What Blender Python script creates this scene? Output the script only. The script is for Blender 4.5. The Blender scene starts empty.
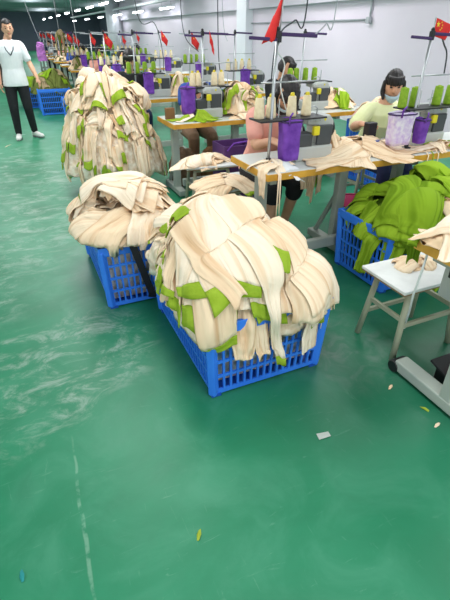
import bpy, bmesh, math, random
import numpy as np
from mathutils import Vector, Matrix, Euler

PI = math.pi
R = math.radians
rnd = random.Random(7)
scene = bpy.context.scene
COL = scene.collection

# ------------------------------------------------------------------ materials
def srgb(r, g, b):
    f = lambda c: (c / 255 / 12.92) if c / 255 <= 0.04045 else ((c / 255 + 0.055) / 1.055) ** 2.4
    return (f(r), f(g), f(b), 1.0)

def mat(name, rgb, rough=0.5, rgb2=None, nscale=8.0, metal=0.0, bump=0.0, bscale=60.0, spec=0.5, emit=0.0, alpha=None, detail=4.0):
    m = bpy.data.materials.new(name); m.use_nodes = True
    nt = m.node_tree; N = nt.nodes; L = nt.links
    p = N['Principled BSDF']
    p.inputs['Roughness'].default_value = rough
    p.inputs['Metallic'].default_value = metal
    p.inputs['Specular IOR Level'].default_value = spec
    c1 = srgb(*rgb)
    p.inputs['Base Color'].default_value = c1
    tc = N.new('ShaderNodeTexCoord')
    c2 = srgb(*(rgb2 if rgb2 else [max(0, c * 0.93) for c in rgb]))
    no = N.new('ShaderNodeTexNoise'); no.inputs['Scale'].default_value = nscale; no.inputs['Detail'].default_value = detail
    L.new(tc.outputs['Object'], no.inputs['Vector'])
    ra = N.new('ShaderNodeValToRGB')
    ra.color_ramp.elements[0].position = 0.35; ra.color_ramp.elements[0].color = c2
    ra.color_ramp.elements[1].position = 0.65; ra.color_ramp.elements[1].color = c1
    L.new(no.outputs['Fac'], ra.inputs['Fac'])
    L.new(ra.outputs['Color'], p.inputs['Base Color'])
    if bump:
        nb = N.new('ShaderNodeTexNoise'); nb.inputs['Scale'].default_value = bscale; nb.inputs['Detail'].default_value = 3
        L.new(tc.outputs['Object'], nb.inputs['Vector'])
        bu = N.new('ShaderNodeBump'); bu.inputs['Strength'].default_value = bump; bu.inputs['Distance'].default_value = 0.01
        L.new(nb.outputs['Fac'], bu.inputs['Height']); L.new(bu.outputs['Normal'], p.inputs['Normal'])
    if emit:
        p.inputs['Emission Color'].default_value = c1; p.inputs['Emission Strength'].default_value = emit
    if alpha is not None:
        p.inputs['Alpha'].default_value = alpha
    return m

M = {}
M['core'] = mat('heap_jersey', (255, 246, 228), 0.95, (220, 192, 158), 18, bump=0.8, bscale=22, spec=0.1)
M['inside'] = mat('packed_jersey', (240, 230, 212), 0.95, (120, 124, 96), 26, bump=0.6, bscale=40, spec=0.1)
M['lime'] = mat('lime_rib', (163, 190, 62), 0.9, (140, 168, 44), 12, bump=0.3, bscale=90, spec=0.1)
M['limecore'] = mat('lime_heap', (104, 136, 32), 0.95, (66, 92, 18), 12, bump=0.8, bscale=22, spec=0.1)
M['basket'] = mat('blue_plastic', (60, 136, 246), 0.42, (50, 124, 240), 3)
M['basket_dark'] = mat('deep_blue_plastic', (30, 84, 190), 0.4)
M['strap'] = mat('black_strap', (28, 30, 34), 0.7)
M['ply'] = mat('yellow_plywood_edge', (224, 170, 62), 0.5, (204, 148, 44), 9)
M['top'] = mat('grey_laminate', (212, 216, 211), 0.35, (200, 205, 200), 4)
M['steel'] = mat('grey_painted_steel', (172, 180, 170), 0.5, (158, 166, 158), 5)
M['steel_dark'] = mat('shadow_grey_steel', (112, 118, 114), 0.5)
M['ped'] = mat('pale_grey_steel', (196, 200, 192), 0.45)
M['chrome'] = mat('zinc_pole', (190, 194, 196), 0.3, metal=0.7)
M['black'] = mat('black_plastic', (26, 27, 30), 0.45)
M['machine'] = mat('white_grey_enamel', (180, 184, 180), 0.32, (184, 188, 184), 4)
M['machine2'] = mat('charcoal_casting', (70, 74, 78), 0.4)
M['purple'] = mat('purple_cloth', (128, 74, 186), 0.8, (98, 46, 152), 14, bump=0.6, bscale=25)
M['purple_dark'] = mat('purple_tape', (66, 44, 96), 0.7)
M['lilac'] = mat('lilac_mesh', (196, 170, 220), 0.8, (226, 220, 232), 30, detail=8)
M['cone'] = mat('cream_thread', (238, 222, 186), 0.8, (226, 208, 168), 40)
M['conetip'] = mat('yellow_cone_tip', (226, 206, 40), 0.5)
M['gcone'] = mat('lime_thread', (140, 176, 40), 0.8, (120, 158, 28), 40)
M['yellow'] = mat('yellow_plastic', (228, 214, 30), 0.5)
M['red'] = mat('red_flag_cloth', (222, 44, 40), 0.8, (206, 32, 34), 10, bump=0.2)
M['star'] = mat('yellow_star', (246, 214, 60), 0.8)
M['redp'] = mat('red_plastic', (214, 52, 36), 0.4)
M['pink'] = mat('magenta_plastic', (206, 52, 112), 0.4)
M['board'] = mat('white_laminate', (236, 238, 236), 0.3)
M['boardedge'] = mat('brown_board_edge', (150, 122, 84), 0.6)
M['stool'] = mat('sage_grey_steel', (176, 178, 152), 0.45)
M['cord'] = mat('white_cord', (226, 230, 228), 0.5)
M['paper'] = mat('paper', (206, 214, 206), 0.8)
M['brown'] = mat('brown_card', (150, 108, 70), 0.85, (128, 90, 58), 6)
M['skin'] = mat('skin', (222, 172, 140), 0.55, (212, 158, 126), 12)
M['hair'] = mat('black_hair', (24, 21, 22), 0.5, (38, 32, 32), 40)
M['white_shirt'] = mat('white_cotton', (238, 240, 242), 0.85, (226, 229, 233), 6, bump=0.3, bscale=20)
M['black_cloth'] = mat('black_cotton', (30, 31, 36), 0.85, (22, 23, 27), 10, bump=0.3)
M['navy'] = mat('navy_cotton', (34, 44, 84), 0.85, bump=0.3)
M['salmon'] = mat('salmon_cotton', (240, 176, 160), 0.85, (232, 160, 146), 8, bump=0.3)
M['pale_yellow'] = mat('pale_yellow_cotton', (240, 244, 194), 0.85, (232, 238, 178), 8, bump=0.3, bscale=25)
M['bluecl'] = mat('blue_cotton', (52, 86, 168), 0.85, bump=0.3)
M['khaki'] = mat('brown_cotton', (126, 98, 74), 0.85, bump=0.3)
M['eye'] = mat('dark_eye', (40, 28, 24), 0.3)
M['lip'] = mat('lip', (190, 110, 100), 0.6)
M['mask'] = mat('pale_blue_mask', (196, 222, 232), 0.9)
M['shoe'] = mat('white_shoe', (236, 234, 230), 0.6)
M['shoe_dark'] = mat('dark_shoe', (40, 34, 40), 0.6)
M['sole'] = mat('grey_sole', (120, 124, 124), 0.7)
M['rope'] = mat('dark_lanyard', (52, 60, 78), 0.8)
M['tube'] = mat('lit_tube', (246, 250, 255), 0.4, (246, 250, 255), emit=14.0)
M['fix'] = mat('lamp_housing', (220, 226, 230), 0.5)
M['pipe'] = mat('grey_conduit', (172, 175, 180), 0.5)
M['wire'] = mat('dark_cable', (66, 68, 74), 0.6)
M['scrapg'] = mat('lime_thread_scrap', (166, 186, 60), 0.9)
M['teal'] = mat('teal_scrap', (40, 150, 150), 0.8)

def fabric(name, rgb, rgb2, k=1.0):
    m = bpy.data.materials.new(name); m.use_nodes = True
    nt = m.node_tree; N = nt.nodes; L = nt.links; p = N['Principled BSDF']
    p.inputs['Roughness'].default_value = .95; p.inputs['Specular IOR Level'].default_value = .1
    uv = N.new('ShaderNodeUVMap'); uv.uv_map = 'cloth'
    def noise(sx, sy, dist, det):
        mp = N.new('ShaderNodeMapping'); mp.inputs['Scale'].default_value = (sx, sy, 1); L.new(uv.outputs['UV'], mp.inputs['Vector'])
        n = N.new('ShaderNodeTexNoise'); n.inputs['Scale'].default_value = 1; n.inputs['Detail'].default_value = det; n.inputs['Distortion'].default_value = dist
        L.new(mp.outputs['Vector'], n.inputs['Vector']); return n.outputs['Fac']
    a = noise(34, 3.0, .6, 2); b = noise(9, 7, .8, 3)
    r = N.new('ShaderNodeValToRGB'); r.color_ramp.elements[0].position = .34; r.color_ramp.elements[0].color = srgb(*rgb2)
    r.color_ramp.elements[1].position = .52; r.color_ramp.elements[1].color = srgb(*rgb); L.new(a, r.inputs['Fac']); L.new(r.outputs['Color'], p.inputs['Base Color'])  # crease shade put into the colour: darker tone where the bump dips
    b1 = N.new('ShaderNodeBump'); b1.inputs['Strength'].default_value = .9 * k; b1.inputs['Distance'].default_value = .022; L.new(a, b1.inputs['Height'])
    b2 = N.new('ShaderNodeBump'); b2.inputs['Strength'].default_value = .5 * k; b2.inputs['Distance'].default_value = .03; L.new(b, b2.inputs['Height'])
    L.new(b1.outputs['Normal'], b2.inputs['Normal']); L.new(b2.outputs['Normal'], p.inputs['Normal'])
    return m
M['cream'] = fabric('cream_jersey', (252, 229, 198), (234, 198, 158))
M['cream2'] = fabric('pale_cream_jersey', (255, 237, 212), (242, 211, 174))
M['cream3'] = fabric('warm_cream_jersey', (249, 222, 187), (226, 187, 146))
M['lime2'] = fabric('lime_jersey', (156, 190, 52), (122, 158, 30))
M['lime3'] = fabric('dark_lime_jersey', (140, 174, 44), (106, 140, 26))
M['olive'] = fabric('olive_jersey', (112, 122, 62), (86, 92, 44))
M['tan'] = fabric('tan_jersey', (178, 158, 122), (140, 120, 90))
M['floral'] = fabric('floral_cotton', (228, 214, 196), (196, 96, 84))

def floor_material():
    m = bpy.data.materials.new('green_epoxy'); m.use_nodes = True
    nt = m.node_tree; N = nt.nodes; L = nt.links
    p = N['Principled BSDF']
    tc = N.new('ShaderNodeTexCoord')
    def noise(scale, det=6, dist=0.0, stretch=None, rot=0.0, rough=0.6):
        mp = N.new('ShaderNodeMapping')
        if stretch: mp.inputs['Scale'].default_value = stretch
        mp.inputs['Rotation'].default_value = (0, 0, rot)
        L.new(tc.outputs['Object'], mp.inputs['Vector'])
        n = N.new('ShaderNodeTexNoise'); n.inputs['Scale'].default_value = scale
        n.inputs['Detail'].default_value = det; n.inputs['Distortion'].default_value = dist
        n.inputs['Roughness'].default_value = rough
        L.new(mp.outputs['Vector'], n.inputs['Vector']); return n.outputs['Fac']
    def ramp(f, a, b):
        r = N.new('ShaderNodeMapRange'); r.inputs['From Min'].default_value = a; r.inputs['From Max'].default_value = b
        r.interpolation_type = 'SMOOTHSTEP'; L.new(f, r.inputs['Value']); return r.outputs['Result']
    def math_(op, a, b):
        n = N.new('ShaderNodeMath'); n.operation = op; n.use_clamp = True
        for i, x in enumerate((a, b)):
            if isinstance(x, (int, float)): n.inputs[i].default_value = x
            else: L.new(x, n.inputs[i])
        return n.outputs[0]
    def mix(f, c1, c2):
        n = N.new('ShaderNodeMix'); n.data_type = 'RGBA'
        L.new(f, n.inputs[0])
        for i, c in ((6, c1), (7, c2)):
            if isinstance(c, tuple): n.inputs[i].default_value = c
            else: L.new(c, n.inputs[i])
        return n.outputs[2]
    def blob(cx, cy, sx, sy, rot=0.0):
        mp = N.new('ShaderNodeMapping'); mp.vector_type = 'TEXTURE'
        mp.inputs['Location'].default_value = (cx, cy, 0); mp.inputs['Scale'].default_value = (sx, sy, 1)
        mp.inputs['Rotation'].default_value = (0, 0, rot)
        L.new(tc.outputs['Object'], mp.inputs['Vector'])
        g = N.new('ShaderNodeTexGradient'); g.gradient_type = 'SPHERICAL'
        L.new(mp.outputs['Vector'], g.inputs['Vector']); return g.outputs['Fac']
    base = mix(ramp(noise(0.9, 5, 0.6), 0.3, 0.7), FLOOR_A, FLOOR_B)
    base = mix(math_('MULTIPLY', ramp(noise(3.2, 9, 0.9), 0.42, 0.72), 0.62), base, FLOOR_C)
    # fine long scratches
    sc = ramp(noise(5.0, 9, 1.2, (1.0, 6.0, 1), 0.5, 0.7), 0.60, 0.72)
    sc2 = ramp(noise(5.0, 9, 1.2, (7.0, 1.0, 1), 0.3, 0.7), 0.61, 0.74)
    base = mix(math_('MULTIPLY', math_('MAXIMUM', sc, sc2), 0.34), base, srgb(128, 176, 152))
    # worn pale scuffs where people walk
    scuffn = ramp(noise(3.6, 10, .6, (1.0, 1.9, 1), -0.8, 0.78), 0.47, 0.66)
    area = math_('MAXIMUM', blob(-0.35, 1.95, 0.75, 0.6), math_('MAXIMUM', blob(0.15, 2.1, 0.38, 0.5), blob(-0.9, 2.9, 0.9, 0.7)))
    area = math_('MAXIMUM', area, math_('MULTIPLY', blob(-0.5, 5.5, 1.3, 3.2), 0.9))
    base = mix(math_('MULTIPLY', math_('MULTIPLY', scuffn, ramp(area, 0.0, 0.45)), 0.75), base, srgb(168, 186, 172))
    # dusty grey patch beside the front basket
    dust = math_('MULTIPLY', ramp(noise(9, 10, 0.8), 0.42, 0.68), ramp(blob(1.4, 1.55, 0.42, 0.5), 0.0, 0.6))
    base = mix(math_('MULTIPLY', dust, 0.6), base, srgb(138, 156, 146))
    painted_shade = math_('MULTIPLY', ramp(blob(1.75, 1.5, 1.4, 1.3), 0.0, 0.7), 0.55)  # shade right of the front basket, painted into the floor colour
    base = mix(painted_shade, base, srgb(22, 84, 64))
    dk2 = math_('MULTIPLY', ramp(noise(2.4, 7, 0.8), 0.5, 0.72), 0.3)
    base = mix(dk2, base, FLOOR_D)
    # a thin worn line
    mp = N.new('ShaderNodeMapping'); mp.vector_type = 'TEXTURE'
    mp.inputs['Location'].default_value = (-0.10, 1.05, 0); mp.inputs['Rotation'].default_value = (0, 0, R(-1.5)); mp.inputs['Scale'].default_value = (0.009, 0.5, 1)
    L.new(tc.outputs['Object'], mp.inputs['Vector'])
    wv = N.new('ShaderNodeTexNoise'); wv.inputs['Scale'].default_value = 6; L.new(tc.outputs['Object'], wv.inputs['Vector'])
    vm = N.new('ShaderNodeVectorMath'); vm.operation = 'MULTIPLY_ADD'
    L.new(wv.outputs['Color'], vm.inputs[0]); vm.inputs[1].default_value = (3.0, 0, 0)
    ad = N.new('ShaderNodeVectorMath'); ad.operation = 'SUBTRACT'
    L.new(mp.outputs['Vector'], vm.inputs[2]); L.new(vm.outputs[0], ad.inputs[0]); ad.inputs[1].default_value = (1.5, 0, 0)
    g = N.new('ShaderNodeTexGradient'); g.gradient_type = 'SPHERICAL'; L.new(ad.outputs[0], g.inputs['Vector'])
    ln = math_('MULTIPLY', ramp(g.outputs['Fac'], 0.0, 0.5), ramp(noise(14, 5), 0.42, 0.6))
    base = mix(math_('MULTIPLY', ln, 0.42), base, srgb(150, 190, 166))
    L.new(base, p.inputs['Base Color'])
    rr = N.new('ShaderNodeMapRange'); rr.inputs['To Min'].default_value = 0.30; rr.inputs['To Max'].default_value = 0.52
    L.new(noise(3.0, 8, 0.6), rr.inputs['Value']); L.new(rr.outputs['Result'], p.inputs['Roughness'])
    p.inputs['Specular IOR Level'].default_value = 0.4
    b = N.new('ShaderNodeBump'); b.inputs['Strength'].default_value = 0.06; b.inputs['Distance'].default_value = 0.01
    L.new(noise(20, 8), b.inputs['Height']); L.new(b.outputs['Normal'], p.inputs['Normal'])
    return m
FLOOR_A = srgb(34, 124, 86); FLOOR_B = srgb(46, 143, 103); FLOOR_C = srgb(74, 152, 118); FLOOR_D = srgb(32, 110, 78)

# ------------------------------------------------------------------ mesh helpers
def lerp(a, b, t): return a + (b - a) * t

class MB:
    def __init__(self): self.v = []; self.f = []
    def add(self, vs, fs):
        o = len(self.v); self.v += [tuple(x) for x in vs]; self.f += [tuple(i + o for i in f) for f in fs]; return self
    def box(self, c, s, rot=None):
        hx, hy, hz = s[0] / 2, s[1] / 2, s[2] / 2
        vs = [Vector((x * hx, y * hy, z * hz)) for x, y, z in ((-1,-1,-1),(1,-1,-1),(1,1,-1),(-1,1,-1),(-1,-1,1),(1,-1,1),(1,1,1),(-1,1,1))]
        if rot is not None:
            m = Euler(rot).to_matrix(); vs = [m @ v for v in vs]
        c = Vector(c)
        return self.add([v + c for v in vs], [(3,2,1,0),(4,5,6,7),(0,1,5,4),(1,2,6,5),(2,3,7,6),(3,0,4,7)])
    def bar(self, p0, p1, w, h):
        p0, p1 = Vector(p0), Vector(p1); d = (p1 - p0); L = d.length
        q = d.to_track_quat('X', 'Z'); c = (p0 + p1) / 2
        vs = [q @ Vector((x * L / 2, y * w / 2, z * h / 2)) + c for x, y, z in ((-1,-1,-1),(1,-1,-1),(1,1,-1),(-1,1,-1),(-1,-1,1),(1,-1,1),(1,1,1),(-1,1,1))]
        return self.add(vs, [(3,2,1,0),(4,5,6,7),(0,1,5,4),(1,2,6,5),(2,3,7,6),(3,0,4,7)])
    def tube(self, pts, r, n=10, cap=True):
        pts = [Vector(p) for p in pts]; k = len(pts)
        rs = r if isinstance(r, (list, tuple)) else [r] * k
        tg = [(pts[min(i + 1, k - 1)] - pts[max(i - 1, 0)]).normalized() for i in range(k)]
        up = Vector((0, 0, 1)) if abs(tg[0].z) < 0.9 else Vector((1, 0, 0))
        a = tg[0].cross(up).normalized(); vs = []
        for i in range(k):
            a = (a - tg[i] * a.dot(tg[i])).normalized(); b = tg[i].cross(a)
            for j in range(n):
                t = 2 * PI * j / n; vs.append(pts[i] + (a * math.cos(t) + b * math.sin(t)) * rs[i])
        fs = [(i * n + j, i * n + (j + 1) % n, (i + 1) * n + (j + 1) % n, (i + 1) * n + j) for i in range(k - 1) for j in range(n)]
        if cap: fs += [tuple(range(n - 1, -1, -1)), tuple((k - 1) * n + j for j in range(n))]
        return self.add(vs, fs)
    def rings(self, rg, n=20):
        """rg: list of (centre, axis_x vector, axis_y vector): an elliptical loft"""
        vs = []
        for c, ax, ay in rg:
            c, ax, ay = Vector(c), Vector(ax), Vector(ay)
            for j in range(n):
                t = 2 * PI * j / n; vs.append(c + ax * math.cos(t) + ay * math.sin(t))
        k = len(rg)
        fs = [(i * n + j, i * n + (j + 1) % n, (i + 1) * n + (j + 1) % n, (i + 1) * n + j) for i in range(k - 1) for j in range(n)]
        fs += [tuple(range(n - 1, -1, -1)), tuple((k - 1) * n + j for j in range(n))]
        return self.add(vs, fs)
    def lathe(self, prof, c=(0, 0, 0), n=20, axis='Z'):
        vs = []; c = Vector(c)
        for r, z in prof:
            for j in range(n):
                t = 2 * PI * j / n; p = Vector((r * math.cos(t), r * math.sin(t), z))
                if axis == 'X': p = Vector((p.z, p.x, p.y))
                if axis == 'Y': p = Vector((p.x, p.z, p.y))
                vs.append(p + c)
        k = len(prof)
        fs = [(i * n + j, i * n + (j + 1) % n, (i + 1) * n + (j + 1) % n, (i + 1) * n + j) for i in range(k - 1) for j in range(n)]
        fs += [tuple(range(n - 1, -1, -1)), tuple((k - 1) * n + j for j in range(n))]
        return self.add(vs, fs)
    def ball(self, c, r, m=None, nu=20, nv=12, fn=None):
        c = Vector(c); r = (r, r, r) if isinstance(r, (int, float)) else r; vs = []
        for i in range(nv + 1):
            th = PI * i / nv
            for j in range(nu):
                ph = 2 * PI * j / nu
                d = Vector((math.sin(th) * math.cos(ph), math.sin(th) * math.sin(ph), math.cos(th)))
                q = fn(d) if fn else d
                q = Vector((q.x * r[0], q.y * r[1], q.z * r[2]))
                vs.append((m @ q if m is not None else q) + c)
        fs = [(i * nu + j, (i + 1) * nu + j, (i + 1) * nu + (j + 1) % nu, i * nu + (j + 1) % nu) for i in range(nv) for j in range(nu)]
        return self.add(vs, fs)
    def grid(self, P):
        na, nb = P.shape[:2]
        return self.add([tuple(map(float, p)) for p in P.reshape(-1, 3)], [(i * nb + j, (i + 1) * nb + j, (i + 1) * nb + j + 1, i * nb + j + 1) for i in range(na - 1) for j in range(nb - 1)])
    def prism(self, poly, y0, y1):
        n = len(poly)
        vs = [(x, y0, z) for x, z in poly] + [(x, y1, z) for x, z in poly]
        return self.add(vs, [tuple(range(n)), tuple(range(2 * n - 1, n - 1, -1))] + [(i, i + n, (i + 1) % n + n, (i + 1) % n) for i in range(n)])
    def mesh(self, name, m, smooth=False, weld=False):
        me = bpy.data.meshes.new(name); me.from_pydata(self.v, [], self.f)
        bm = bmesh.new(); bm.from_mesh(me)
        if weld: bmesh.ops.remove_doubles(bm, verts=bm.verts, dist=1e-5)
        bmesh.ops.recalc_face_normals(bm, faces=bm.faces)
        bm.to_mesh(me); bm.free()
        if m: me.materials.append(m)
        if smooth:
            for p in me.polygons: p.use_smooth = True
        me.update(); return me
    def build(self, name, m, parent=None, smooth=False, bevel=0.0, weld=False, angle=None):
        me = self.mesh(name, m, smooth, weld)
        o = bpy.data.objects.new(name, me); COL.objects.link(o)
        if parent is not None: o.parent = parent
        if bevel:
            b = o.modifiers.new('b', 'BEVEL'); b.width = bevel; b.segments = 2; b.limit_method = 'ANGLE'
        if angle: 
            for p in me.polygons: p.use_smooth = True
            try: me.set_sharp_from_angle(angle=R(angle))
            except Exception: pass
        return o

def tag(o, label=None, cat=None, group=None, kind=None):
    if label: o['label'] = label
    if cat: o['category'] = cat
    if group: o['group'] = group
    if kind: o['kind'] = kind
    return o
def empty(name, loc, rz=0.0):
    o = bpy.data.objects.new(name, None); COL.objects.link(o); o.empty_display_size = 0.05
    o.location = loc; o.rotation_euler = (0, 0, rz); return o
def thing(name, label, cat, loc=(0, 0, 0), rz=0.0, group=None):
    return tag(empty(name, loc, rz), label, cat, group)
def copy_tree(o, parent=None):
    c = o.copy(); COL.objects.link(c)
    if parent is not None: c.parent = parent
    for ch in list(o.children): copy_tree(ch, c)
    return c
def dup(o, loc, rz=None, label=None, group=None):
    c = copy_tree(o); c.location = loc
    if rz is not None: c.rotation_euler = (0, 0, rz)
    if label: c['label'] = label
    if group: c['group'] = group
    return c

# ------------------------------------------------------------------ the room
def struct(name, mb, m, **k): return tag(mb.build(name, m, **k), kind='structure')
V0, V1, U0, U1, ZC = -3.0, 50.0, -8.0, 6.0, 3.0
fl = MB().add([(U0, V0, 0), (9, V0, 0), (9, V1, 0), (U0, V1, 0)], [(0, 1, 2, 3)])
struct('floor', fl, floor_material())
M['wall'] = mat('white_wall', (228, 217, 228), 0.8, (221, 210, 222), 0.7, bump=0.05, bscale=30)
M['wall_dark'] = mat('slate_wall', (104, 114, 128), 0.8, (92, 102, 116), 0.6)
M['ceil'] = mat('grey_ceiling', (150, 158, 166), 0.85, (126, 134, 142), 0.5)
struct('ceiling', MB().box(((U0 + 9) / 2, (V0 + V1) / 2, ZC + 0.05), (9 - U0, V1 - V0, 0.1)), M['ceil'])
struct('wall_right', MB().box((U1 + 0.1, (V0 + 27.5) / 2, ZC / 2), (0.2, 27.5 - V0, ZC)), M['wall'])
struct('wall_back', MB().box(((U0 + 9) / 2, V1 + 0.1, ZC / 2), (9 - U0, 0.2, ZC)), M['wall_dark'])
struct('wall_left', MB().box((U0 - 0.1, (V0 + V1) / 2, .45), (0.2, V1 - V0, .9)), M['wall'])
struct('trim_5', MB().box((U0 - 0.1, (V0 + V1) / 2, ZC - .15), (0.2, V1 - V0, .3)), M['wall'])
for i_ in range(12):  # posts of unseen window openings, added to let the world light in
    struct('added_window_%d' % (i_ + 1), MB().box((U0 - .08, V0 + 2.2 + i_ * 4.4, 1.8), (.08, .10, 1.8)), M['fix'])
struct('wall_recess', MB().box((9.1, (V1 + 27.5) / 2, ZC / 2), (0.2, V1 - 27.5, ZC)), M['wall_dark'])
struct('wall_return', MB().box((7.6, 27.6, ZC / 2), (3.0, 0.2, ZC)), M['wall_dark'])
M['wallw'] = mat('bright_white_plaster', (236, 237, 242), 0.7, (228, 229, 236), 1.0)
struct('trim_1', MB().lathe([(0.36, 0), (0.36, ZC)], (5.55, 26.6, 0), 24), M['wallw'], smooth=True)       # round column at the wall end
struct('trim_2', MB().box((5.9, 12.0, ZC / 2), (0.2, 0.55, ZC)), M['wallw'])                               # shallow pilaster
struct('trim_3', MB().box((5.93, 12.2, 2.5), (0.14, 29.6, 1.0)), mat('grey_upper_wall', (204, 198, 208), 0.8, (197, 191, 202), 0.8))
struct('trim_4', MB().box((-.05, 17.2, ZC / 2), (0.42, 0.42, ZC)), M['black'])                                  # dark pillar
# wall conduits
t = thing('wall_conduit', 'thin grey conduit running along the white wall with a riser', 'pipe', (5.97, 0, 0))
MB().tube([(0, 12.0, 1.70), (0, 7.2, 1.70)], 0.014, 8).build('pipe', M['pipe'], t, smooth=True)
MB().tube([(0, 7.2, 1.70), (0, 7.2, 2.12)], 0.018, 8).build('riser', M['pipe'], t, smooth=True)
MB().box((-0.02, 7.2, 1.69), (0.06, 0.1, 0.1)).build('junction_box', M['pipe'], t, bevel=0.01)
t = thing('wall_pipe', 'thin grey vertical pipe above the conduit near the pilaster', 'pipe', (5.8, 9.8, 0))
MB().tube([(0.1, 2.4, 1.75), (0.1, 2.4, 2.98)], 0.022, 8).build('pipe', M['pipe'], t, smooth=True)
MB().box((0.12, 2.4, 1.75), (0.05, 0.08, 0.06)).build('clip', M['pipe'], t)

# ------------------------------------------------------------------ lamps
def lamp(u, v, z, L=1.25, e=0, label=None):
    t = thing('ceiling_light', label, 'light', (u, v, z), 0, 'fluorescent lamps hung over the machine rows')
    MB().box((0, 0, 0.035), (0.12, L, 0.05)).build('housing', M['fix'], t, bevel=0.008)
    MB().tube([(0, -L / 2 + .03, 0), (0, L / 2 - .03, 0)], 0.035, 10).build('tube', M['tube'], t, smooth=True)
    for s in (-1, 1): MB().tube([(0, s * L * .35, 0.06), (0, s * L * .35, (ZC if u < 5 else 2.41) - z)], 0.004, 6).build('hanger', M['wire'], t)
k = 0
for v in (8.0, 10.6, 13.2, 15.8, 18.6, 21.6, 25, 29, 33.5, 38.5, 44):
    lamp(3.6, v, 2.36, 1.5, 0, 'lit white fluorescent lamp hung in the long row over the machine tables')
for v in (17.5, 21.5, 25.5, 30, 35, 41):
    lamp(5.55, v, 2.22, 1.5, 0, 'lit white fluorescent lamp in the row close to the white wall')
# pale tray that carries the wall-side lamps
t = thing('cable_tray', 'long pale hanging tray above the lamps near the white wall', 'cable tray', (5.55, 0, 2.42))
MB().box((0, 29, 0.03), (0.16, 27, 0.07)).build('channel', M['fix'], t)
for (u, v, e, L) in [(-3.2, 1.5, 1, 2.4), (-3.2, 7, 1, 2.4), (-3.2, 13, 1, 2.4), (0.6, 0.0, 1, 2.4), (0.6, 3.8, 1, 2.4), (0.6, 7.4, 1.5, 2.4), (-.6, 10, 1.2, 2.4), (0.6, 14, 1.4, 2.4),
                     (4.7, 3.0, .8, 2.4), (4.7, 8.0, .9, 2.4), (4.7, 13.0, 1, 2.4), (4.7, 20.0, 1.2, 3), (3.6, 0.5, .8, 2.4), (3.6, 4.2, .8, 2.4), (3.4, 9.0, .8, 2.4), (2.2, 16, 1, 3), (2.0, 24, 1, 3), (1.5, 34, 1, 3)]:  # ceiling area lights; the row by the white wall is added to brighten it
    ld = bpy.data.lights.new('ceiling_and_fill_light', 'AREA'); ld.shape = 'RECTANGLE'; ld.size = 0.8; ld.size_y = L
    ld.energy = 43 * e; ld.color = (0.97, 0.99, 1.0)
    lo = bpy.data.objects.new('ceiling_and_fill_light', ld); COL.objects.link(lo); lo.location = (u, v, 2.93)
for (u, v, e) in ((-2, 22, 80), (2, 30, 110), (-2, 38, 120), (3.6, 44, 130), (6.5, 34, 90)):  # added lights, facing down and up, that brighten the dark far hall
    for up_ in (0, 1):
        ld = bpy.data.lights.new('far_fill_light', 'AREA'); ld.shape = 'RECTANGLE'; ld.size = .8; ld.size_y = 6; ld.energy = e * (.5 if up_ else 1); ld.color = (.94, .97, 1)
        lo = bpy.data.objects.new('far_fill_light', ld); COL.objects.link(lo); lo.location = (u, v, 2.5 if up_ else 2.94)
        if up_: lo.rotation_euler = (PI, 0, 0)
w = bpy.data.worlds.new('World'); scene.world = w; w.use_nodes = True
w.node_tree.nodes['Background'].inputs[0].default_value = (0.9, 0.95, 1, 1); w.node_tree.nodes['Background'].inputs[1].default_value = 1.35

# ------------------------------------------------------------------ baskets
def lattice(nx, nz_rows, w, h, pattern):
    """solid grid panel with real slots: pattern gives cut heights; returns (verts, faces) in a unit frame u 0..1, z 0..1"""
    xs = [0.0, 0.055]; bw = 0.011 / w
    pitch = (0.89 + bw) / nx
    for i in range(nx):
        xs.append(0.055 + i * pitch + pitch - bw); xs.append(0.055 + (i + 1) * pitch)
    xs[-1] = 1.0; xs = xs[:-2] + [0.945, 1.0]
    zs = pattern
    keep = []
    for i in range(len(xs) - 1):
        for j in range(len(zs) - 1):
            hole = (i % 2 == 1) and (j % 2 == 1)
            if not hole: keep.append((i, j))
    return xs, zs, keep
def panel(p00, p10, p01, p11, nx, zs, thick, name, m, parent, inward):
    p00, p10, p01, p11 = map(Vector, (p00, p10, p01, p11)); w = (p10 - p00).length
    xs, zs, keep = lattice(nx, 0, w, 1, zs)
    vs = {}; mb = MB(); V = []; F = []
    def vid(i, j, k):
        if (i, j, k) not in vs:
            s, t = xs[i], zs[j]
            p = p00.lerp(p10, s).lerp(p01.lerp(p11, s), t) + Vector(inward) * thick * k
            vs[(i, j, k)] = len(V); V.append(p)
        return vs[(i, j, k)]
    ks = set(keep)
    for i, j in keep:
        F.append((vid(i, j, 0), vid(i + 1, j, 0), vid(i + 1, j + 1, 0), vid(i, j + 1, 0)))
        F.append((vid(i, j + 1, 1), vid(i + 1, j + 1, 1), vid(i + 1, j, 1), vid(i, j, 1)))
        for di, dj, a, b in ((-1, 0, (i, j), (i, j + 1)), (1, 0, (i + 1, j + 1), (i + 1, j)), (0, -1, (i + 1, j), (i, j)), (0, 1, (i, j + 1), (i + 1, j + 1))):
            if (i + di, j + dj) not in ks:
                F.append((vid(*a, 0), vid(*b, 0), vid(*b, 1), vid(*a, 1)))
    mb.add(V, F); return mb.build(name, m, parent)
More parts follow.
